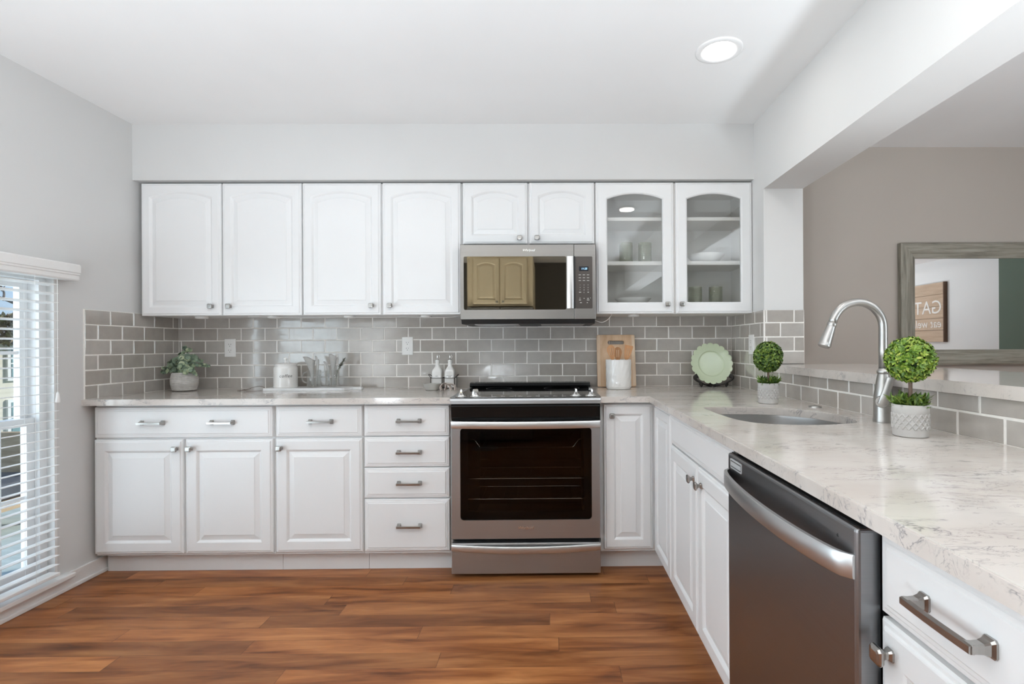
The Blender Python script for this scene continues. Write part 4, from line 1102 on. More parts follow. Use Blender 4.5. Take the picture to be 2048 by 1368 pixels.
def disc_leaf(bm, c, nrm, r, k=8, cup=0.2):
    nrm = nrm.normalized(); a = nrm.orthogonal().normalized(); b_ = nrm.cross(a)
    cv = bm.verts.new(c - nrm * r * cup); rim = [bm.verts.new(c + (a * math.cos(2 * PI * i / k) + b_ * math.sin(2 * PI * i / k)) * r) for i in range(k)]
    for i in range(k): bm.faces.new((cv, rim[i], rim[(i + 1) % k]))
def rvec(rnd):
    while True:
        v = Vector((rnd.uniform(-1, 1), rnd.uniform(-1, 1), rnd.uniform(-1, 1)))
        if 0.05 < v.length < 1: return v.normalized()

# eucalyptus in the ribbed pot
PX, PY = -2.203, -0.17
t = thing('potted_eucalyptus', 'ribbed whitewashed pot of faux eucalyptus in the tiled corner', 'potted plant', (PX, PY, CT))
prof = [(0.0, 0.0005), (0.040, 0.0005), (0.050, 0.004)]
outer = lambda z: 0.0515 + 0.0205 * math.sin(PI * min(1, (z / 0.112) * 0.80 + 0.10)) ** 0.75
z = 0.006
while z < 0.108:
    r = outer(z); prof += [(r - 0.0016, z), (r, z + 0.0022), (r, z + 0.0050), (r - 0.0016, z + 0.0070)]; z += 0.0074
prof += [(outer(0.110) - 0.001, 0.1115), (outer(0.11) - 0.006, 0.1115), (outer(0.11) - 0.010, 0.085)]
bm = bmesh.new(); lathe(bm, prof, (PX, PY, CT), 40); obj('pot', bm, 'pot_white', t, 'auto')
bm = bmesh.new(); lathe(bm, [(0.054, 0.092), (0.03, 0.096), (0.0, 0.098)], (PX, PY, CT), 20); obj('soil', bm, 'soil', t)
rnd = random.Random(5); st = bmesh.new(); lv = bmesh.new()
base_p = Vector((PX, PY, CT + 0.095))
specs = [(-0.115, -0.03, 0.020, 0.020), (-0.095, 0.0, 0.075, 0.021), (-0.065, -0.045, 0.055, 0.020), (-0.045, 0.02, 0.120, 0.016), (-0.030, -0.05, 0.085, 0.021),
         (-0.010, 0.01, 0.165, 0.013), (0.030, 0.02, 0.150, 0.013), (0.010, -0.05, 0.100, 0.021), (0.050, -0.04, 0.100, 0.020), (0.075, 0.0, 0.105, 0.017), (0.030, -0.07, 0.055, 0.021),
         (0.120, -0.02, 0.085, 0.012), (0.150, 0.0, 0.055, 0.012), (0.085, -0.06, 0.030, 0.017), (0.105, -0.05, 0.000, 0.012), (-0.080, -0.06, 0.025, 0.019), (0.055, -0.075, 0.015, 0.019), (-0.055, 0.03, 0.085, 0.018), (-0.100, -0.045, 0.045, 0.018)]
for (dx_, dy_, dz_, lr) in specs:
    end = base_p + Vector((dx_, dy_ * 0.9, dz_)); midp = base_p + Vector((dx_ * 0.40, dy_ * 0.45, max(dz_, 0.03) * 0.85 + 0.012))
    path = smooth_pts([base_p + Vector((dx_ * 0.08, dy_ * 0.1, -0.01)), midp, end], 8)
    tube(st, path, 0.0012, 5)
    n = len(path)
    for i in range(4, n):
        if i < 6 and abs(dx_) < 0.03: continue
        tdir = (path[i] - path[i - 1]).normalized(); f = i / (n - 1); rr = lr * (1.05 - 0.55 * f ** 2)
        s_ = tdir.cross(rvec(rnd)).normalized()
        for sg in (-1, 1):
            nn = (tdir * 0.75 + s_ * sg * 0.5 + Vector((0, -0.45, 0.25)) + rvec(rnd) * 0.25)
            disc_leaf(lv, path[i] + s_ * sg * rr * 0.75, nn, rr * rnd.uniform(0.8, 1.1), 9)
    disc_leaf(lv, end, (path[-1] - path[-2]) + Vector((0, -0.3, 0.1)), lr * 0.45, 8)
obj('stems', st, 'twig_green', t); obj('foliage', lv, 'euc_leaf', t)

# marble board with canister and mugs
t = thing('serving_board', 'long white marble paddle board under the canister and mugs', 'board', (-1.45, -0.14, CT))
ol = [(-1.7115, -0.208), (-1.245, -0.208)] + [(-1.232 + 0.0, -0.203), (-1.218, -0.185), (-1.200, -0.166), (-1.165, -0.163), (-1.148, -0.152), (-1.144, -0.136), (-1.150, -0.120), (-1.168, -0.110), (-1.200, -0.108), (-1.218, -0.092), (-1.232, -0.074), (-1.245, -0.068), (-1.7115, -0.068)]
hl = [(-1.163 + 0.006 * math.cos(a * PI / 5), -0.136 + 0.006 * math.sin(a * PI / 5)) for a in range(10)]
bm = slab_with_hole(ol, [hl], CT + 0.0005, CT + 0.0150, 0.0015); obj('slab', bm, 'marble', t)
ZB = CT + 0.0154
t = thing('cord', 'loose brown leather cord lying at the end of the marble board', 'cord', (-1.74, -0.2, CT))
bm = bmesh.new(); c = CT + 0.003
tube(bm, smooth_pts([(-1.865, -0.205, c), (-1.835, -0.215, c + 0.001), (-1.815, -0.205, c + 0.004), (-1.80, -0.18, c + 0.012), (-1.765, -0.16, c + 0.022), (-1.73, -0.17, c + 0.017), (-1.716, -0.185, c + 0.012)], 6), 0.0016, 6)
tube(bm, smooth_pts([(-1.86, -0.195, c), (-1.83, -0.20, c + 0.003), (-1.81, -0.215, c + 0.001), (-1.79, -0.235, c), (-1.75, -0.245, c), (-1.725, -0.235, c), (-1.715, -0.215, c)], 6), 0.0016, 6)
lathe(bm, [(0.0, -0.004), (0.005, 0.0), (0.0, 0.005)], (-1.822, -0.208, c + 0.003), 8)
obj('strand', bm, 'brown_cord', t)
cx, cyy = -1.612, -0.140
t = thing('coffee_canister', 'white ceramic canister lettered coffee on the marble board', 'canister', (cx, cyy, ZB))
bm = bmesh.new(); lathe(bm, [(0.0, 0.0), (0.0670, 0.0), (0.0690, 0.004), (0.0675, 0.012), (0.0668, 0.070), (0.0668, 0.115), (0.0655, 0.122), (0.0610, 0.128), (0.0605, 0.131), (0.0640, 0.133), (0.0640, 0.1375), (0.056, 0.1375)], (cx, cyy, ZB), 44); obj('body', bm, 'ceramic', t, 'auto')
bm = bmesh.new(); lathe(bm, [(0.0625, 0.1378), (0.0625, 0.1410), (0.0560, 0.1455), (0.0300, 0.1500), (0.0, 0.1515)], (cx, cyy, ZB), 44)
lid = obj('lid', bm, 'ceramic', t, 'auto')
bm = bmesh.new(); lathe(bm, [(0.0075, 0.1500), (0.0055, 0.156), (0.0070, 0.164), (0.0115, 0.172), (0.0115, 0.177), (0.0060, 0.181), (0.0, 0.1815)], (cx, cyy, ZB), 20); obj('lid_knob', bm, 'ceramic', lid, True)
bm = text_bm('coffee', 0.0260, Fr((0, 0, 0), (1, 0, 0), (0, -1, 0)), 0.0006, shear=0.18, spacing=1.12)
for v in bm.verts:
    a = v.co.x / 0.0668 + 0.48; h = v.co.z; n_ = 0.0669 - v.co.y * 1.0
    v.co = Vector((cx + n_ * math.sin(a), cyy - n_ * math.cos(a), ZB + 0.072 + h))
obj('lettering', bm, 'print_dark', t)
def mug(x, y, label, hs):
    t = thing('glass_mug', label, 'mug', (x, y, ZB), 'clear glass mugs on the marble board')
    bm = bmesh.new(); lathe(bm, [(0.0, 0.0), (0.037, 0.0), (0.0405, 0.003), (0.0410, 0.105), (0.0385, 0.1055), (0.0375, 0.008), (0.0, 0.007)], (x, y, ZB), 32); obj('cup', bm, 'glass', t, True)
    bm = bmesh.new()
    tube(bm, smooth_pts([(x + hs * 0.040, y, ZB + 0.090), (x + hs * 0.060, y, ZB + 0.088), (x + hs * 0.073, y, ZB + 0.065), (x + hs * 0.066, y, ZB + 0.036), (x + hs * 0.040, y, ZB + 0.026)], 5), 0.0045, 10)
    obj('handle', bm, 'glass', t, True); return t
m1x, m2x = -1.4395, -1.3290
mug(m1x, -0.140, 'clear glass mug beside the coffee canister holding folded linen', -1)
mug(m2x, -0.140, 'clear glass mug farther from the canister holding linen and a grey sprig', -1)
def linen(name, label, pts, w0, mat, flare):
    """cloth rolled into a cone that opens at the top"""
    P = smooth_pts(pts, 5); bm = bmesh.new(); rings = []; n = len(P)
    for i, p in enumerate(P):
        t_ = i / (n - 1); w_ = w0 * (0.55 + (flare - 0.55) * t_ ** 1.7); ring = []
        for k in range(15):
            a = -1.38 * PI + 1.75 * PI * k / 14 * (1 - 0.10 * t_)
            ring.append(p + Vector((w_ * math.cos(a), w_ * 0.62 * math.sin(a), 0.013 * t_ * t_ * math.cos(a * 1.0 + 2.6) + 0.004 * t_ * math.sin(3 * a))))
        rings.append(ring)
    loft(bm, rings, False, False, closed=False)
    bmesh.ops.solidify(bm, geom=bm.faces[:], thickness=0.0012)
    return solo(name, label, 'napkin', bm, mat, pts[0], 'linens tucked into the glass mugs', True)
zz = ZB + 0.011
linen('linen_napkin', 'pale linen rolled like a wide lily in the mug beside the canister', [(m1x - 0.008, -0.142, zz), (m1x - 0.012, -0.142, zz + 0.075), (m1x - 0.018, -0.146, zz + 0.125), (m1x - 0.024, -0.150, zz + 0.165)], 0.0125, 'linen', 3.1)
linen('linen_napkin', 'narrow looped linen strip in the mug beside the canister', [(m1x + 0.018, -0.142, zz), (m1x + 0.020, -0.142, zz + 0.08), (m1x + 0.024, -0.145, zz + 0.13), (m1x + 0.022, -0.148, zz + 0.168)], 0.0085, 'linen', 1.5)
linen('linen_napkin', 'white linen fan standing in the mug with the grey sprig', [(m2x + 0.004, -0.138, zz), (m2x + 0.004, -0.139, zz + 0.08), (m2x + 0.006, -0.142, zz + 0.13), (m2x + 0.008, -0.145, zz + 0.180)], 0.0120, 'linen', 2.2)
linen('linen_napkin', 'short looped linen curl leaning from the mug with the grey sprig', [(m2x - 0.020, -0.145, zz), (m2x - 0.020, -0.147, zz + 0.07), (m2x - 0.022, -0.152, zz + 0.105), (m2x - 0.030, -0.158, zz + 0.135)], 0.0080, 'linen', 1.9)
t = thing('dried_sprig', 'grey dried flower sprig leaning out of the far glass mug', 'dried flower', (m2x + 0.020, -0.135, zz))
bm = bmesh.new(); tip = Vector((m2x + 0.075, -0.145, zz + 0.150)); tube(bm, smooth_pts([(m2x + 0.022, -0.138, zz), (m2x + 0.032, -0.139, zz + 0.09), tip], 5), 0.0015, 6); obj('stem', bm, 'twig_green', t)
bm = bmesh.new(); rnd = random.Random(3)
for i in range(110):
    s = rnd.random(); p = Vector((m2x + 0.040, -0.140, zz + 0.105)).lerp(tip + Vector((0.004, 0, 0.012)), s)
    leaf(bm, p, (rvec(rnd) + Vector((0.5, -0.2, 0.7)) * 0.7), Vector((0, 0, 1)), 0.017, 0.006, n=2)
obj('florets', bm, 'sprig', t)

# oil and vinegar bottles in a wire rack
RXC, RYC = -0.6605, -0.090
t = thing('bottle_rack', 'black wire rack holding two white oil bottles', 'rack', (RXC, RYC, CT))
bm = bmesh.new(); hw, hd, zr = 0.073, 0.038, 0.066
def wl_(pts, r=0.0019): tube(bm, pts, r, 6)
for y in (RYC - hd, RYC + hd):
    wl_([(RXC - hw, y, CT + zr), (RXC + hw, y, CT + zr)]); wl_([(RXC - hw, y, CT + 0.004), (RXC + hw, y, CT + 0.004)])
for x in (RXC - hw, RXC, RXC + hw):
    wl_([(x, RYC - hd, CT + zr), (x, RYC + hd, CT + zr)]); wl_([(x, RYC - hd, CT + 0.004), (x, RYC + hd, CT + 0.004)])
for x in (RXC - hw, RXC + hw):
    for y in (RYC - hd, RYC + hd): wl_([(x, y, CT + 0.002), (x, y, CT + zr)])
obj('wire_frame', bm, 'iron', t)
for s in (-1, 1):
    bm = bmesh.new(); x = RXC + s * hw
    wl_(smooth_pts([(x, RYC - 0.022, CT + zr), (x + s * 0.014, RYC - 0.020, CT + zr + 0.016), (x + s * 0.020, RYC, CT + zr + 0.021), (x + s * 0.014, RYC + 0.020, CT + zr + 0.016), (x, RYC + 0.022, CT + zr)], 5), 0.0021)
    obj('handle', bm, 'iron', t)
def cruet(x, label, word):
    t = thing('oil_bottle', label, 'bottle', (x, RYC, CT + 0.0062), 'white bottles in the wire rack')
    bm = bmesh.new(); rings = []; z0 = CT + 0.0062
    for hw_, r_, zz_ in ((0.0265, 0.004, 0.0), (0.0285, 0.005, 0.003), (0.0285, 0.005, 0.098), (0.0265, 0.008, 0.108), (0.0200, 0.0130, 0.120), (0.0140, 0.0125, 0.130), (0.0128, 0.0124, 0.140), (0.0124, 0.0122, 0.158), (0.0134, 0.0132, 0.160), (0.0134, 0.0132, 0.168)):
        rings.append([Vector((x + a, RYC + b_, z0 + zz_)) for a, b_ in rrect(-hw_, hw_, -hw_, hw_, min(r_, hw_ * 0.985), 4)])
    loft(bm, rings); obj('body', bm, 'ceramic', t, 'auto')
    bm = bmesh.new(); lathe(bm, [(0.0095, 0.168), (0.0095, 0.1715), (0.0050, 0.1735), (0.0042, 0.190), (0.0034, 0.206), (0.0, 0.2065)], (x, RYC, z0), 14)
    tube(bm, smooth_pts([(x + 0.004, RYC - 0.003, z0 + 0.175), (x + 0.013, RYC - 0.003, z0 + 0.183), (x + 0.013, RYC - 0.003, z0 + 0.196), (x + 0.003, RYC - 0.002, z0 + 0.202)], 4), 0.0011, 5)
    obj('pour_spout', bm, 'chrome', t, True)
    obj('lettering', text_bm(word, 0.0115, Fr((x, RYC - 0.0286, z0 + 0.071), (1, 0, 0), (0, -1, 0)), 0.0004, spacing=1.15), 'print_dark', t)
cruet(-0.6995, 'square white bottle lettered oil, nearer the coffee canister', 'oil')
cruet(-0.6215, 'square white bottle lettered vinegar, nearer the range', 'vinegar')

bm = bmesh.new(); lathe(bm, [(0.0, 0.0), (0.036, 0.0), (0.0405, 0.003), (0.0470, 0.020), (0.0510, 0.0365), (0.0515, 0.0385), (0.0490, 0.0385), (0.0440, 0.020), (0.036, 0.007), (0.0, 0.006)], (-0.703, -0.215, CT), 36)
solo('small_bowl', 'small shallow grey bowl in front of the oil bottles', 'bowl', bm, 'stoneware', (-0.703, -0.215, CT), smooth='auto')
t = thing('cloth_bundle', 'small blush cloth loops tied with brown cord beside the bowl', 'cloth', (-0.603, -0.25, CT))
def strap(pts, wv, th=0.0022):
    P = smooth_pts(pts, 6); bm = bmesh.new(); wv = Vector(wv); rings = []
    for i, p in enumerate(P):
        tg = (P[min(i + 1, len(P) - 1)] - P[max(i - 1, 0)]).normalized(); nn = tg.cross(wv).normalized() * th
        rings.append([p - wv + nn, p + wv + nn, p + wv - nn, p - wv - nn])
    return loft(bm, rings)
bx, by = -0.603, -0.250
obj('loop', strap([(bx - 0.036, by - 0.012, CT + 0.003), (bx - 0.040, by - 0.010, CT + 0.022), (bx - 0.026, by - 0.004, CT + 0.041), (bx - 0.010, by, CT + 0.040), (bx - 0.012, by + 0.004, CT + 0.020), (bx - 0.018, by + 0.006, CT + 0.003)], (0.002, 0.013, 0)), 'linen_pink', t, 'auto')
obj('loop', strap([(bx - 0.014, by - 0.002, CT + 0.038), (bx + 0.006, by - 0.008, CT + 0.034), (bx + 0.018, by - 0.012, CT + 0.016), (bx + 0.022, by - 0.014, CT + 0.003)], (0.003, 0.012, 0.002)), 'linen_pink', t, 'auto')
obj('loop', strap([(bx - 0.014, by + 0.004, CT + 0.040), (bx + 0.020, by + 0.004, CT + 0.038), (bx + 0.041, by, CT + 0.024), (bx + 0.044, by - 0.002, CT + 0.003)], (0.002, 0.016, 0.0)), 'linen_pink', t, 'auto')
bm = bmesh.new(); tube(bm, smooth_pts([(bx - 0.036, by - 0.022, CT + 0.026), (bx - 0.020, by - 0.022, CT + 0.043), (bx + 0.004, by - 0.018, CT + 0.036), (bx + 0.022, by - 0.016, CT + 0.036), (bx + 0.036, by - 0.020, CT + 0.032)], 5), 0.0018, 6); obj('tie', bm, 'brown_cord', t)

# crock, utensils, cutting board
KX, KY = 0.4110, -0.205
t = thing('utensil_crock', 'white embossed ceramic crock holding wooden utensils', 'crock', (KX, KY, CT))
bm = bmesh.new(); rings = []; rnd = random.Random(9)
for r, z in ((0.064, 0.0), (0.0705, 0.002), (0.0725, 0.008), (0.0740, 0.012)): rings.append([Vector((KX + r * math.cos(2 * PI * k / 56), KY + r * math.sin(2 * PI * k / 56), CT + z)) for k in range(56)])
for j in range(30):
    z = 0.014 + 0.156 * j / 29; ring = []
    for k in range(56):
        a = 2 * PI * k / 56; e_ = 0.0011 * (math.sin(9 * a + 60 * z) * math.sin(70 * z + 3 * math.sin(4 * a)) + 0.6 * math.sin(13 * a - 90 * z))
        e_ *= min(1, (0.172 - z) / 0.02); r = 0.0750 + 0.0012 * z / 0.17 + e_
        ring.append(Vector((KX + r * math.cos(a), KY + r * math.sin(a), CT + z)))
    rings.append(ring)
for r, z in ((0.0765, 0.173), (0.0768, 0.1755), (0.0750, 0.1765), (0.0720, 0.1750), (0.0700, 0.02), (0.001, 0.018)): rings.append([Vector((KX + r * math.cos(2 * PI * k / 56), KY + r * math.sin(2 * PI * k / 56), CT + z)) for k in range(56)])
loft(bm, rings); obj('body', bm, 'ceramic', t, 'auto')
def utensil(label, u0, z1, lean, shape, y, rot=0.0, slots=3):
    """flat wooden head standing above the crock rim"""
    ca, sa = math.cos(lean), math.sin(lean)
    base_ = Vector((KX + u0, y, CT + 0.024)); Ltot = z1 - base_.z
    def P(a, b, n): return base_ + Vector((a * ca + b * sa, -n, -a * sa + b * ca))
    hh = 0.092; nb = Ltot / max(0.5, ca)
    if shape == 'spatula': head = [(0.0065, nb - hh), (0.0150, nb - hh + 0.018), (0.0225, nb - 0.035), (0.0262, nb - 0.006), (0.0240, nb), (-0.0240, nb), (-0.0250, nb - 0.006), (-0.0215, nb - 0.035), (-0.0150, nb - hh + 0.018), (-0.0065, nb - hh)]
    else:
        head = [(0.0065, nb - hh), (0.0140, nb - hh + 0.02)] + [(0.0255 * math.cos(a), nb - 0.034 + 0.034 * math.sin(a)) for a in [i * PI / 10 for i in range(11)]] + [(-0.0140, nb - hh + 0.02), (-0.0065, nb - hh)]
    outl = [(-0.0055, 0.0), (0.0055, 0.0)] + head
    holes = []
    for i in range(slots):
        c_ = (i - (slots - 1) / 2) * 0.0115
        holes.append([(c_ - 0.0021, nb - 0.062), (c_ + 0.0021, nb - 0.062), (c_ + 0.0021, nb - 0.018), (c_ - 0.0021, nb - 0.018)])
    bm = slab_with_hole(outl, holes, -0.0028, 0.0028, 0.0008)
    for v in bm.verts: v.co = P(v.co.x, v.co.y, v.co.z)
    return solo('wooden_utensil', label, 'utensil', bm, 'spoon_wood', tuple(base_), 'wooden utensils in the white crock')
utensil('rounded slotted wooden spoon leaning toward the range in the crock', -0.012, 1.180, -0.16, 'spoon', KY - 0.018)
utensil('rounded slotted wooden spoon standing in the middle of the crock', 0.002, 1.168, -0.015, 'spoon', KY + 0.022, slots=2)
utensil('square-ended slotted wooden turner leaning toward the plate in the crock', 0.016, 1.177, 0.20, 'spatula', KY - 0.006, slots=2)
t = thing('cutting_board', 'bamboo cutting board with handle slot leaning on the tile behind the crock', 'board', (0.415, -0.075, CT))
lean = math.radians(10.0); b0 = Vector((0, -0.0725, CT + 0.0006))
def bp(a, b, n): return Vector((a, b0.y + b * math.sin(lean) - n * math.cos(lean), b0.z + b * math.cos(lean) + n * math.sin(lean)))
out = rrect(0.2970, 0.5385, 0.0, 0.330, 0.010, 4)
slot = rrect(0.366, 0.470, 0.268, 0.292, 0.0115, 6)
bm = slab_with_hole(out, [slot], 0.0, 0.016, 0.002)
for v in bm.verts: v.co = bp(v.co.x, v.co.y, v.co.z)
cbd = obj('slab', bm, 'bamboo', t)
for x0, x1 in ((0.2985, 0.3170), (0.5180, 0.5370)):
    bm = slab_with_hole(rrect(x0, x1, 0.006, 0.325, 0.002, 2), [], 0.0158, 0.0164)
    for v in bm.verts: v.co = bp(v.co.x, v.co.y, v.co.z)
    obj('side_strip', bm, 'bamboo_edge', t)

# scalloped plate on its stand
PCX, PCY, PCZ = 1.0030, -0.100, 1.0600; R_ = 0.1310
tl = math.radians(14)
def pp(a, b, n): return Vector((PCX + a, PCY + b * math.sin(tl) - n * math.cos(tl), PCZ + b * math.cos(tl) + n * math.sin(tl)))
t = thing('scalloped_plate', 'pale jade green plate with scalloped rim standing on a dark easel', 'plate', (PCX, PCY, CT))
bm = bmesh.new(); rings = []; NS = 160
for r, n_ in ((0.001, 0.0), (0.070, 0.0), (0.0765, 0.0012), (0.0795, 0.0035), (0.0815, 0.0066), (0.090, 0.0076), (0.112, 0.0105), (0.1265, 0.0135), (0.1310, 0.0150), (0.1308, 0.0120), (0.110, 0.0070), (0.080, 0.0020), (0.070, -0.0040), (0.001, -0.0040)):
    ring = []
    for k in range(NS):
        a = 2 * PI * k / NS; sc_ = abs(math.cos(a * 10)) ; f_ = max(0, (r - 0.085) / 0.046)
        rr = r * (1 - 0.075 * f_ * (1 - sc_ ** 0.6)); ring.append(pp(rr * math.sin(a), rr * math.cos(a), n_ + 0.0015 * f_ * sc_))
    rings.append(ring)
loft(bm, rings); obj('dish', bm, 'jade', t, 'auto')
t = thing('plate_easel', 'small dark easel holding the jade scalloped plate', 'easel', (PCX, -0.13, CT))
def iron_leg(pts, w_, name='arm'):
    P = smooth_pts(pts, 6); bm = bmesh.new(); rings = []
    for i, p in enumerate(P):
        tg = (P[min(i + 1, len(P) - 1)] - P[max(i - 1, 0)]).normalized(); s_ = Vector((0, 1, 0)); u_ = tg.cross(s_).normalized()
        k = i / (len(P) - 1); ww = w_ * (1.0 + 0.35 * math.cos(2 * PI * k) if True else 1)
        rings.append([p + u_ * ww * math.cos(q) + s_ * 0.0055 * math.sin(q) for q in [2 * PI * j / 10 for j in range(10)]])
    loft(bm, rings); return obj(name, bm, 'iron', t, 'auto')
yf = -0.152
for s in (-1, 1):
    iron_leg([(PCX + s * 0.098, yf + 0.006, CT + 0.074), (PCX + s * 0.116, yf, CT + 0.062), (PCX + s * 0.106, yf, CT + 0.045), (PCX + s * 0.082, yf, CT + 0.031), (PCX + s * 0.076, yf, CT + 0.019), (PCX + s * 0.084, yf, CT + 0.0120)], 0.0100, 'leg')
    iron_leg([(PCX + s * 0.084, yf, CT + 0.028), (PCX + s * 0.055, yf + 0.006, CT + 0.0185), (PCX + s * 0.018, yf + 0.030, CT + 0.0110)], 0.0066, 'cradle')
iron_leg([(PCX, -0.1215, CT + 0.028), (PCX + 0.003, -0.090, CT + 0.026), (PCX, -0.050, CT + 0.010), (PCX, -0.040, CT + 0.0125)], 0.0085, 'rear_leg')
bm = bmesh.new(); box(bm, PCX - 0.020, PCX + 0.020, -0.128, -0.118, CT + 0.006, CT + 0.034, 0.004); lathe(bm, [(0.0, 0.0), (0.009, 0.002), (0.008, 0.010), (0.0, 0.012)], (PCX - 0.012, -0.123, CT), 12); lathe(bm, [(0.0, 0.0), (0.009, 0.002), (0.008, 0.010), (0.0, 0.012)], (PCX + 0.012, -0.123, CT), 12)
obj('centre_foot', bm, 'iron', t)

# topiaries
def topiary(x, y, label, pr, ph, bc, br, bz, leafmat, n_leaf, L, seed, dk):
    t = thing('topiary', label, 'potted plant', (x, y, CT), 'boxwood ball topiaries in grey pots')
    bm = bmesh.new(); rings = []; NS = 216; NZ = 30
    def ring(r, z): return [Vector((x + r * math.cos(2 * PI * k / NS), y + r * math.sin(2 * PI * k / NS), CT + z)) for k in range(NS)]
    rings += [ring(pr * 0.9, 0.0005), ring(pr * 0.955, 0.0025), ring(pr * 0.965, ph * 0.22), ring(pr * 0.972, ph * 0.235)]
    for j in range(NZ + 1):
        z = ph * (0.25 + 0.47 * j / NZ); rr = []
        for k in range(NS):
            a = k / NS * 18; b_ = j / NZ * 2.0
            d1 = abs(((a + b_) % 1) - 0.5); d2 = abs(((a - b_) % 1) - 0.5)
            e_ = 0.0022 if min(d1, d2) < 0.12 else 0.0
            q = pr * 0.975 + e_; rr.append(Vector((x + q * math.cos(2 * PI * k / NS), y + q * math.sin(2 * PI * k / NS), CT + z)))
        rings.append(rr)
    rings += [ring(pr * 0.985, ph * 0.735), ring(pr, ph * 0.75), ring(pr, ph * 0.985), ring(pr * 0.98, ph), ring(pr * 0.90, ph), ring(pr * 0.88, ph * 0.80)]
    loft(bm, rings, cap0=True, cap1=False); obj('pot', bm, 'pot_grey', t, 'auto')
    bm = bmesh.new(); lathe(bm, [(pr * 0.895, ph * 0.84), (pr * 0.4, ph * 0.9), (0, ph * 0.92)], (x, y, CT), 24); obj('soil', bm, 'soil', t)
    bm = bmesh.new(); tube(bm, smooth_pts([(x, y, CT + ph * 0.85), (x + 0.001, y, CT + ph * 1.1), (x, y, bz - br * 0.5)], 4), 0.0048 if pr < 0.044 else 0.0052, 9); obj('trunk', bm, 'stem', t)
    rnd = random.Random(seed); bm = bmesh.new(); C_ = Vector((x, y, bz)); fl = bc
    # flattened ball of small leaves in rosettes
    for i in range(n_leaf):
        zc = 1 - 2 * (i + 0.5) / n_leaf; a = i * 2.399963; q = math.sqrt(1 - zc * zc)
        d = Vector((q * math.cos(a), q * math.sin(a), zc)); d = (d + rvec(rnd) * 0.12).normalized()
        p = C_ + Vector((d.x * br, d.y * br, d.z * br * fl)) * rnd.uniform(0.80, 0.93)
        tw = d.orthogonal().normalized(); k5 = rnd.choice((3, 4, 4, 5)); ph0 = rnd.uniform(0, 6.28); b2 = d.cross(tw)
        for k in range(k5):
            an = ph0 + 2 * PI * k / k5; o_ = tw * math.cos(an) + b2 * math.sin(an)
            leaf(bm, p, d * rnd.uniform(0.5, 0.9) + o_ * 0.75, d, L * rnd.uniform(0.8, 1.15), L * 0.56, 0.22, 0.18)
    fo = obj('foliage_ball', bm, leafmat, t)
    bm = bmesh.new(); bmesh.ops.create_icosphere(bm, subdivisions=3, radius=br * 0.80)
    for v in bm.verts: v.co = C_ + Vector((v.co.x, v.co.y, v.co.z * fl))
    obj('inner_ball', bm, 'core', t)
    bm = bmesh.new()
    for i in range(150):
        a = rnd.uniform(0, 2 * PI); rr = pr * 0.80 * math.sqrt(rnd.random()); p = Vector((x + rr * math.cos(a), y + rr * math.sin(a), CT + ph * 0.90))
        d = Vector((math.cos(a) * rr / pr * 0.6, math.sin(a) * rr / pr * 0.6, 1.0)) + rvec(rnd) * 0.3
        h_ = rnd.uniform(0.022, 0.040)
        for k in range(3): leaf(bm, p + d.normalized() * h_ * k / 3, d + rvec(rnd) * 0.7, Vector((0, 0, 1)) + rvec(rnd), h_ * 0.62, 0.0062, 0.2, 0.2)
    obj('base_sprigs', bm, 'moss_leaf', t)
topiary(0.9705, -0.9997, 'small boxwood ball topiary standing by the corner outlet', 0.0430, 0.0905, 1.13, 0.0625, 1.1225, 'box_leaf_deep', 620, 0.0115, 11, 1)
topiary(1.0215, -1.8187, 'large bright boxwood ball topiary standing in front of the faucet', 0.0450, 0.0900, 1.04, 0.0622, 1.1330, 'box_leaf', 660, 0.0125, 23, 0)

# ------------------------------------------------------------------ dishes in the glass cabinet
def tumbler(x, z, label, first=None):
    y = -0.170
    if first: return dup(first, (x, y, z), label)
    prof = [(0.0, 0.0), (0.0385, 0.0), (0.0405, 0.003)]; zz_ = 0.006
    while zz_ < 0.118: prof += [(0.0400, zz_), (0.0418, zz_ + 0.004), (0.0418, zz_ + 0.006), (0.0400, zz_ + 0.010)]; zz_ += 0.0112
    prof += [(0.0405, 0.126), (0.0400, 0.1285), (0.0380, 0.1285), (0.0375, 0.010), (0.0, 0.009)]
    bm = bmesh.new(); lathe(bm, prof, (x, y, z), 30)
    return solo('ribbed_tumbler', label, 'glass', bm, 'glass_green', (x, y, z), 'ribbed green-grey tumblers in the glass cabinet', 'auto')
g0 = tumbler(0.4652, 1.6686, 'ribbed tumbler on the middle shelf, nearer the microwave')
tumbler(0.5800, 1.6686, 'ribbed tumbler on the middle shelf, farther from the microwave', g0)
tumbler(0.8852, 1.4006, 'ribbed tumbler on the cabinet floor under the platter, nearer the middle stile', g0)
tumbler(1.0105, 1.4006, 'ribbed tumbler on the cabinet floor under the platter, nearer the beam', g0)
bm = bmesh.new(); lathe(bm, [(0.0, 0.0), (0.062, 0.0), (0.068, 0.003), (0.090, 0.030), (0.1095, 0.052), (0.1105, 0.0555), (0.1075, 0.0555), (0.086, 0.030), (0.060, 0.008), (0.0, 0.007)], (0.952, -0.165, 1.6686), 40)
solo('serving_dish', 'white wide serving bowl on the middle shelf behind the glass door', 'bowl', bm, 'ceramic_matt', (0.952, -0.165, 1.6686), smooth='auto')
bm = bmesh.new(); lathe(bm, [(0.0, 0.0), (0.060, 0.0), (0.066, 0.003), (0.095, 0.045), (0.109, 0.0575), (0.110, 0.0600), (0.107, 0.0600), (0.090, 0.045), (0.060, 0.010), (0.0, 0.009)], (0.507, -0.165, 1.4006), 40)
solo('serving_dish', 'white plate low on the cabinet floor below the two tumblers', 'plate', bm, 'ceramic_matt', (0.507, -0.165, 1.4006), smooth='auto')

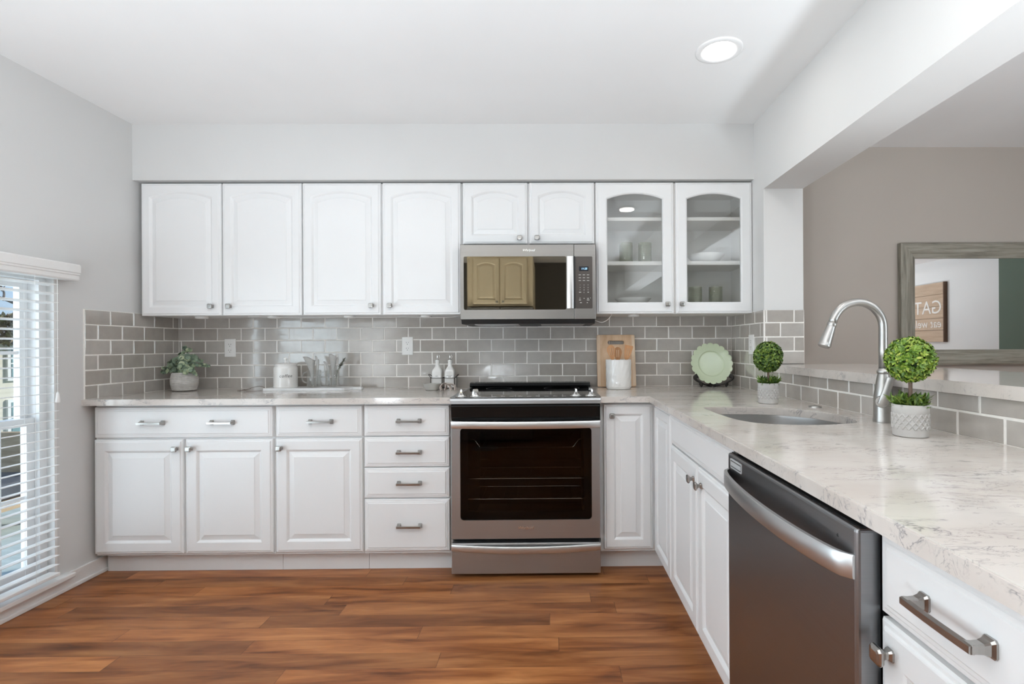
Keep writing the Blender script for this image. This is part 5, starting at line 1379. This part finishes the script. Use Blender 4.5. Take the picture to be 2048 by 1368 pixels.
# ------------------------------------------------------------------ puck lights and loose wires under the wall cabinets
pk = None
for x, y, lb in ((-2.066, -0.215, 'white puck light under the wall cabinet by the window'), (-1.640, -0.215, 'white puck light under the wall cabinet above the outlet'), (-1.190, -0.215, 'white puck light under the wall cabinet above the glass mugs'),
                 (-0.735, -0.215, 'white puck light under the wall cabinet above the oil bottles'), (0.500, -0.215, 'white puck light under the glass cabinet')):
    if pk is None:
        bm = bmesh.new(); lathe(bm, [(0.0, 0.0), (0.034, 0.0), (0.034, -0.009), (0.030, -0.0125), (0.0, -0.0135)], (x, y, ZU0 + 0.0008), 28)
        pk = solo('puck_light', lb, 'cabinet light', bm, 'puck', (x, y, ZU0 + 0.0008), 'puck lights under the wall cabinets', 'auto')
    else: dup(pk, (x, y, ZU0 + 0.0008), lb)
bm = bmesh.new(); tube(bm, smooth_pts([(0.262, -0.300, 1.325), (0.280, -0.305, 1.316), (0.305, -0.305, 1.312), (0.330, -0.300, 1.322), (0.352, -0.290, 1.342), (0.362, -0.285, 1.3585)], 6), 0.0017, 7)
t = solo('cabinet_cord', 'white cord hanging between the microwave and the glass cabinet', 'cord', bm, 'white_cord', (0.31, -0.30, 1.312), smooth=True)
bm = bmesh.new(); tube(bm, smooth_pts([(-1.78, -0.24, ZU0 - 0.001), (-1.62, -0.25, ZU0 - 0.006), (-1.45, -0.235, ZU0 - 0.010), (-1.30, -0.25, ZU0 - 0.008), (-1.21, -0.23, ZU0 - 0.006), (-1.02, -0.25, ZU0 - 0.010), (-0.85, -0.23, ZU0 - 0.007), (-0.74, -0.24, ZU0 - 0.010), (-0.60, -0.25, ZU0 - 0.012), (-0.535, -0.25, ZU0 - 0.004)], 5), 0.0018, 6)
solo('cabinet_cord', 'thin white wire slung between the puck lights under the wall cabinets', 'cord', bm, 'white_cord', (-1.2, -0.24, ZU0 - 0.012), smooth=True)

# ------------------------------------------------------------------ outside the window
struct('ground', B(-40, XL - 0.16, -30, 40, -3.35, -3.2), 'grass')
tag(solo('deck', 'pale grey-green deck boards outside the window', 'deck', B(-6.2, XL - 0.17, -6, 5.0, -0.30, -0.06), 'ext_deck', (-4.2, -0.5, -0.30)), 'pale grey-green deck boards outside the window', 'deck')
def ext_house():
    t = thing('neighbour_house', 'cream sided house with teal windows seen through the blind', 'house', (-13, 9, -3.2))
    x0, x1, y0, y1 = -19, -11.0, 2.0, 17.0
    obj('wall', B(x0, x1, y0, y1, -3.2, 1.33), 'ext_siding', t)
    bm = bmesh.new(); loft(bm, [[Vector((x1 + 0.3, y, 1.30)), Vector((x1 + 0.3, y, 1.38)), Vector(((x0 + x1) / 2, y, 2.1)), Vector((x0 - 0.3, y, 1.38)), Vector((x0 - 0.3, y, 1.30))] for y in (y0 - 0.4, y1 + 0.4)]); obj('roof', bm, 'ext_roof', t)
    for zc in (-0.22, 0.88):
        for k in range(9):
            yc = y0 + 1.0 + k * 1.55
            f_ = obj('window', B(x1 - 0.02, x1 + 0.05, yc - 0.55, yc + 0.55, zc - 0.36, zc + 0.36), 'ext_trim', t)
            bm = bmesh.new()
            for a in (0, 1):
                for b_ in (0, 1): box(bm, x1 + 0.045, x1 + 0.06, yc - 0.48 + a * 0.50, yc - 0.48 + a * 0.50 + 0.46, zc - 0.31 + b_ * 0.32, zc - 0.31 + b_ * 0.32 + 0.29)
            obj('pane', bm, 'ext_glass', f_)
ext_house()
t = thing('bare_tree', 'bare branched tree against the sky outside', 'tree', (-8.6, 5.7, -3.2))
bm = bmesh.new(); rnd = random.Random(4)
def grow(p, d, L, r, lev):
    q = p + d * L; m_ = (p + q) / 2 + rvec(rnd) * L * 0.06; tube(bm, smooth_pts([p, m_, q], 3), [r * (1 - 0.35 * i / 6) for i in range(7)], 6)
    if lev == 0: return
    for k in range(3 if lev > 1 else 4):
        nd = (d + rvec(rnd) * 0.75 + Vector((0, 0, 0.12))).normalized(); grow(p.lerp(q, rnd.uniform(0.6, 1.0)), nd, L * rnd.uniform(0.55, 0.8), r * 0.55, lev - 1)
tube(bm, [(-8.6, 5.7, -3.2), (-8.6, 5.7, -0.4)], 0.12, 8)
grow(Vector((-8.6, 5.7, -0.45)), Vector((0.05, 0.05, 1)).normalized(), 2.1, 0.11, 5)
obj('branches', bm, 'bark', t)
t = thing('russet_tree', 'russet leafed small tree behind the bare tree outside', 'tree', (-9.9, 6.4, -3.2))
bm = bmesh.new(); rnd = random.Random(8)
for i in range(2600):
    d = rvec(rnd); p = Vector((-9.9 + d.x * 0.5, 6.4 + d.y * 1.2, 1.52 + d.z * 0.24))
    leaf(bm, p, rvec(rnd), rvec(rnd), 0.10, 0.06, n=2)
obj('leaf_mass', bm, 'shrub', t)['kind'] = 'stuff'
bm = bmesh.new(); tube(bm, [(-9.9, 6.4, -3.2), (-9.9, 6.4, 1.45)], 0.05, 8); obj('trunk', bm, 'bark', t)
t = thing('patio_chair', 'wooden patio chair with dark cushions on the deck', 'chair', (-3.9, 0.25, -0.06))
for sx in (-0.30, 0.30):
    for sy in (-0.28, 0.28): obj('leg', B(-3.9 + sx - 0.03, -3.9 + sx + 0.03, 0.25 + sy - 0.03, 0.25 + sy + 0.03, -0.06, 0.42 if sy > 0 else 0.30), 'ext_wood', t)
obj('seat', B(-4.2, -3.6, -0.05, 0.55, 0.10, 0.16), 'ext_wood', t)
obj('cushion', B(-4.17, -3.63, -0.02, 0.50, 0.161, 0.28, bev=0.03), 'ext_dark', t)
obj('backrest', B(-4.2, -3.6, 0.51, 0.56, 0.10, 0.56), 'ext_wood', t)
